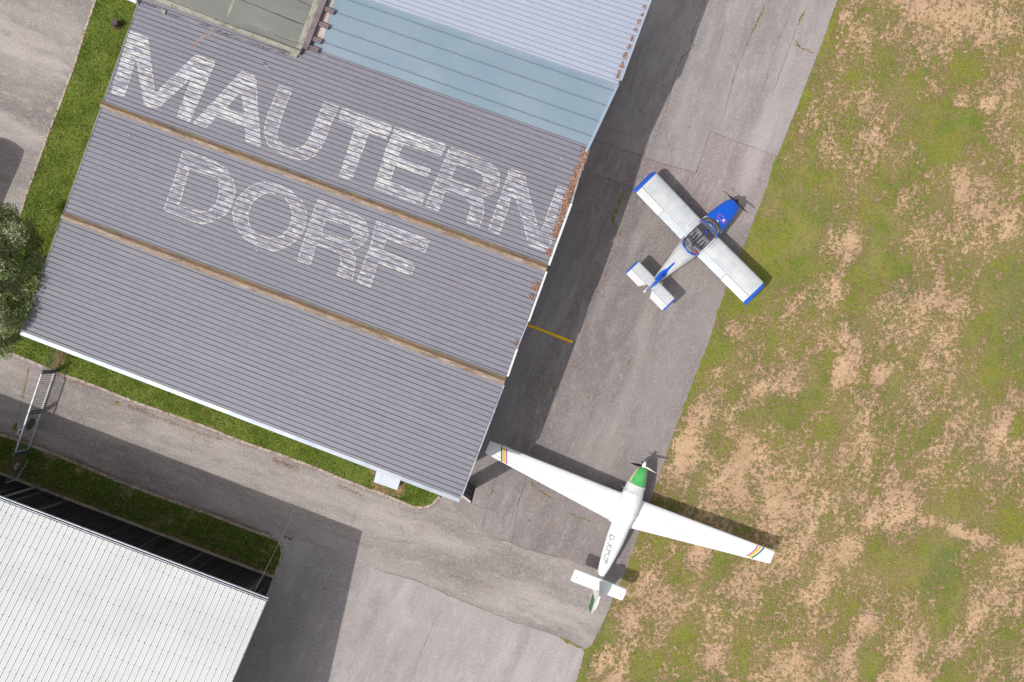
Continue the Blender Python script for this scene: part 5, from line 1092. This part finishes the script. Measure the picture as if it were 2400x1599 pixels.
mb = MB(); sq = loc(1680.5, 519.3); c = drape(bvco, sq[0], sq[1], .01); mb.disc(c, (0, 0, 1), .055, .03, 14, 0); mb.disc(c + Vector((0, 0, .018)), (0, 0, 1), .018, .01, 8, 1); mb.build('filler_cap', [M['gutter_white'], M['sign_back']], co)
# dark lettering low on the left flank, only its upper edges can be seen from above
mb = MB()
for k in range(9):
    x = -2.35 - k * .135
    y_ = np.interp(-x, [2.3, 2.9, 3.5, 4.1], [.46, .35, .24, .12]) + .012
    mb.box((x, y_, 1.06), (.075, .012, .16), 0)
mb.build('flank_lettering', M['black'], fo)
# gear
wheel('wheel', (1.35, 0, .17), .17, .10, blue); 
mb = MB(); mb.tube([(1.35, 0, .2), (1.4, 0, .6)], .03, 8); mb.build('nose_leg', M['steel'], blue)
for s in (1, -1):
    wheel('wheel', (-.62, s * .95, .19), .19, .12, blue); mb = MB(); mb.bar((-.62, s * .92, .2), (-.6, s * .3, .55), .1, .03); mb.build('main_leg', M['steel'], blue)

# ------------------------------------------------------------------ white motor glider
og = P(1479.9, 1165.4, 1.0); AG = math.radians(68.8); wg = empty('motor_glider', (og.x, og.y, 0), AG)
tag(wg, 'white motor glider with long wings, green nose and white canopy cover', 'aeroplane')
def locg(px, py, z=1.0):
    v = P(px, py, z) - Vector((og.x, og.y, 0)); return (v.x * math.cos(AG) + v.y * math.sin(AG), -v.x * math.sin(AG) + v.y * math.cos(AG))
KG = .0222
fus = [(.70, .475, 1.0, .42, .48), (.3, .53, 1.02, .52, .50), (-.2, .56, 1.02, .60, .50), (-.7, .55, 1.02, .58, .48), (-1.2, .50, 1.02, .50, .44), (-1.7, .49, 1.02, .42, .38), (-2.4, .465, 1.0, .35, .32), (-3.1, .395, .98, .30, .28), (-3.8, .31, .95, .25, .25), (-4.2, .225, .92, .22, .22), (-4.6, .14, .90, .17, .18), (-4.95, .07, .88, .12, .15)]
gfo = loft(MB(), fus, 30, capf=False, ex=2.2).build('fuselage', M['white_gel'], wg, True, 60)
gco_s = [(1.66, .17, 1.05, .15, .18), (1.60, .24, 1.04, .20, .25), (1.4, .32, 1.03, .28, .33), (1.1, .40, 1.01, .34, .41), (.70, .478, 1.0, .42, .48)]
def gm(i, k):   # green top, cream sides
    a = (k + .5) / 30 * 360; return 1 if (a < 32 or a > 148) else 0
gco = loft(MB(), gco_s, 30, ex=2.3, mfun=gm).build('cowling', [M['green'], M['cream']], wg, True, 60)
cov = [(.69, .44, 1.1, .33, 0), (.4, .50, 1.1, .47, 0), (0, .56, 1.1, .60, 0), (-.4, .575, 1.1, .64, 0), (-.9, .55, 1.1, .58, 0), (-1.35, .48, 1.1, .46, 0), (-1.6, .42, 1.1, .36, 0)]
gcv = loft(MB(), cov, 26, capf=False, capb=False, a0=0, a1=math.pi, ex=2.2).build('canopy_cover', M['cover'], wg, True, 60)
bvg = bvh_of(gfo, gcv)
ZG = .82
def zg(y): return ZG + abs(y) * math.tan(math.radians(2.2))
HG_ = 7.92
for s in (1, -1):
    ys_ = [.42, 1.2, 2.5, 4.0, 5.5, 6.9, HG_ - .06, HG_]
    def stn(y): f = (y - .42) / (HG_ - .42); return (s * y, .02 + .08 * f, 1.58 + (.70 - 1.58) * f, zg(y), .15 - .03 * f)
    mb = MB(); sts = [stn(y) for y in ys_]; sts[-1] = (sts[-1][0], sts[-1][1] - .02, sts[-1][2] - .05, sts[-1][3], .06)
    w_ = wing(mb, sts, n=14).build('wing', M['white_gel'], wg, True, 60)
    bw = bvh_of(w_); mb = MB(); tipx = HG_
    if s > 0: TS = [((1175.8, 1037), (1175.8, 1061), (1175.8, 1086), 0, .078), ((1181.3, 1038), (1181.3, 1063), (1181.3, 1089), 1, .115), ((1187.0, 1040), (1187.0, 1066), (1187.0, 1092), 2, .085)]
    else: TS = [((1779, 1273), (1766.7, 1290), (1749.5, 1304), 2, .08), ((1787, 1275.6), (1774, 1289.5), (1755, 1306.5), 1, .115), ((1793.5, 1278), (1780, 1293.3), (1761.5, 1308), 0, .085)]
    for p0_, p1_, p2_, mm, wd in TS:
        pts = []
        for k in range(13):
            t = k / 12; bx = (1 - t) ** 2 * p0_[0] + 2 * t * (1 - t) * (2 * p1_[0] - (p0_[0] + p2_[0]) / 2) + t * t * p2_[0]; by = (1 - t) ** 2 * p0_[1] + 2 * t * (1 - t) * (2 * p1_[1] - (p0_[1] + p2_[1]) / 2) + t * t * p2_[1]
            q = locg(bx, by, zg(7.2)); f_ = (abs(q[1]) - .42) / (HG_ - .42); xl_ = .02 + .08 * f_; ch_ = 1.58 + (.70 - 1.58) * f_
            if xl_ - ch_ + .015 < q[0] < xl_ - .012: pts.append(q)
        stripe(mb, bw, pts, wd, mm, .004, .06)
    mb.build('tip_stripes', [M['green_dark'], M['orange'], M['purple']], w_)
    mb = MB(); stripe(mb, bw, [(stn(4.2)[1] - stn(4.2)[2] * .78, s * 4.2), (stn(7.5)[1] - stn(7.5)[2] * .78, s * 7.5)], .014, 0, .003, .2); mb.build('aileron_gap', M['gap_line'], w_)
    mb = MB(); stripe(mb, bw, [(-.72, s * 2.2), (-.70, s * 3.4)], .02, 0, .003, .2); mb.build('airbrake_slot', M['gap_line'], w_)
    mb = MB(); wing(mb, [(s * .38, .10, 1.72, zg(.4) - .02, .17), (s * .62, .02, 1.60, zg(.6), .15)], n=10); mb.build('wing_fillet', M['white_gel'], w_, True, 60)
# tail
zt = 1.28; hsp = 1.44
tp2 = wing(MB(), [(-hsp, -4.52, .56, zt, .09), (-hsp + .06, -4.46, .66, zt, .10), (hsp - .06, -4.46, .66, zt, .10), (hsp, -4.52, .56, zt, .09)]).build('tailplane', M['white_gel'], wg, True, 60)
for s in (1, -1): mb = MB(); mb.box((-4.86, s * 1.22, zt + .04), (.05, .03, .04)); mb.build('tailplane_fitting', M['black'], tp2)
mb = MB(); loft(mb, [(-4.3, .14, .88, .16, .16), (-5.0, .07, .84, .12, .10), (-5.45, .03, .82, .08, .05)], 16); mb.build('tail_cone', M['white_gel'], wg, True, 60)
mb = MB(); finplate(mb, [(-4.30, .95, .4), (-4.58, 1.34, .7), (-5.02, 2.46, .6), (-5.43, 2.5, 1), (-5.34, .72, 1)], .13); mb.build('fin', M['white_gel'], wg)
mb = MB()
def rudder_band(z0, z1, m):
    def te(z): return np.interp(z, [.62, .95, 1.9, 2.3, 2.5], [-6.0, -6.15, -6.12, -5.92, -5.74])
    def le(z): return np.interp(z, [.62, 2.5], [-5.345, -5.44])
    finplate(mb, [(le(z0), z0, 1), (te(z0), z0, .15), (te(z1), z1, .15), (le(z1), z1, 1)], .12, m)
rudder_band(.62, .95, 1); rudder_band(.952, 1.45, 0); rudder_band(1.452, 1.98, 0); rudder_band(1.982, 2.2, 2); rudder_band(2.202, 2.5, 2)
ru = mb.build('rudder', [M['green_dark'], M['cream'], M['white_gel']], wg)
mb = MB(); mb.bar((-5.05, .055, 1.72), (-4.92, .055, 1.95), .012, .05, 0); mb.build('red_mark', M['red'], ru)
# nose
tg = math.radians(10)
mb = MB(); mb.tube([(1.67, 0, 1.06), (1.75, 0, 1.065), (1.86, 0, 1.07), (1.96, 0, 1.08), (2.01, 0, 1.085)], [.125, .12, .10, .06, .015], 18); gsp = mb.build('spinner', M['white_gel'], wg, True, 60)
mb = MB()
blade(mb, math.radians(28), .1, .86, 1.74, tg, 1, .075, 1.06); blade(mb, math.radians(148), .1, .84, 1.74, tg, 0, .075, 1.06, 2); blade(mb, math.radians(-90), .1, .84, 1.74, tg, 1, .06, 1.06)
mb.tube([(1.70, 0, 1.06), (1.78, 0, 1.065)], .118, 14, 0)
mb.build('propeller', [M['white_gel'], M['black'], M['red']], wg, True, 40)
# registration on the left side of the rear fuselage and on the canopy cover
def text_decal(txt, size, o, rot, bv, m, par, name, off=.006, sx=1.0, shear=0, fat=0):
    cu = bpy.data.curves.new('text', 'FONT'); cu.body = txt; cu.size = size; cu.shear = shear; cu.offset = fat; cu.space_character = 1.1
    ob = bpy.data.objects.new('text', cu); COL.objects.link(ob); dg = bpy.context.evaluated_depsgraph_get(); me = bpy.data.meshes.new_from_object(ob.evaluated_get(dg))
    bpy.data.objects.remove(ob); bm = bmesh.new(); bm.from_mesh(me)
    for it in range(8):
        pass
    xs_ = [v.co.x for v in bm.verts]; x0, x1 = min(xs_), max(xs_)
    for q in np.linspace(-.2, size, 12): bmesh.ops.bisect_plane(bm, geom=bm.verts[:] + bm.edges[:] + bm.faces[:], plane_co=(0, q, 0), plane_no=(0, 1, 0))
    for q in np.linspace(x0, x1, 24): bmesh.ops.bisect_plane(bm, geom=bm.verts[:] + bm.edges[:] + bm.faces[:], plane_co=(q, 0, 0), plane_no=(1, 0, 0))
    R = Matrix.Rotation(rot, 2)
    for v in bm.verts:
        p = R @ Vector(((v.co.x - x0) * sx, v.co.y)); v.co = drape(bv, o[0] + p.x, o[1] + p.y, off)
    return from_bm(name, bm, M[m], par)
a = (-2.12, .385); b = (-3.75, .20); rot = math.atan2(b[1] - a[1], b[0] - a[0])
text_decal('D-KPUP', .33, a, rot, bvh_of(gfo), 'grey_text', gfo, 'registration', .01, 1.28, .1, .012)
a = locg(1496.5, 1157, 1.55)
text_decal('D-KPUP', .19, a, math.pi / 2, bvh_of(gcv), 'faint_text', gcv, 'cover_lettering', .012)
mb = MB(); loft(mb, [(.74, .50, 1.0, .40, .2), (.70, .505, 1.0, .45, .2), (.62, .51, 1.0, .46, .2)], 26, capf=False, capb=False, a0=0, a1=math.pi); mb.build('cover_hem', M['gutter_white'], gcv, True)
for px, py in ((1440, 1203), (1484.5, 1218)):
    a = locg(px, py, 1.2); c = drape(bvg, a[0], a[1], .01); mb = MB(); mb.tube([c, c + Vector((.05, 0, .05)), c + Vector((-.06, 0, .03))], .015, 6); mb.build('cover_strap_buckle', M['sign_back'], gcv)
mb = MB(); a = locg(1439, 1206, 1.2); b = locg(1434, 1222, 1.2); stripe(mb, bvg, [a, b], .02, 0, .012, .05); mb.build('cover_strap', M['grey_text'], gcv)
for s in (1, -1):
    wheel('wheel', (-.25, s * 1.15, .2), .2, .13, wg); mb = MB(); mb.bar((-.25, s * 1.12, .22), (-.35, s * .7, .75), .12, .04); mb.build('main_leg', M['white_gel'], wg)
wheel('wheel', (-5.0, 0, .13), .11, .07, wg); mb = MB(); mb.tube([(-5.0, 0, .13), (-4.9, 0, .8)], .025, 8); mb.build('tail_leg', M['steel'], wg)
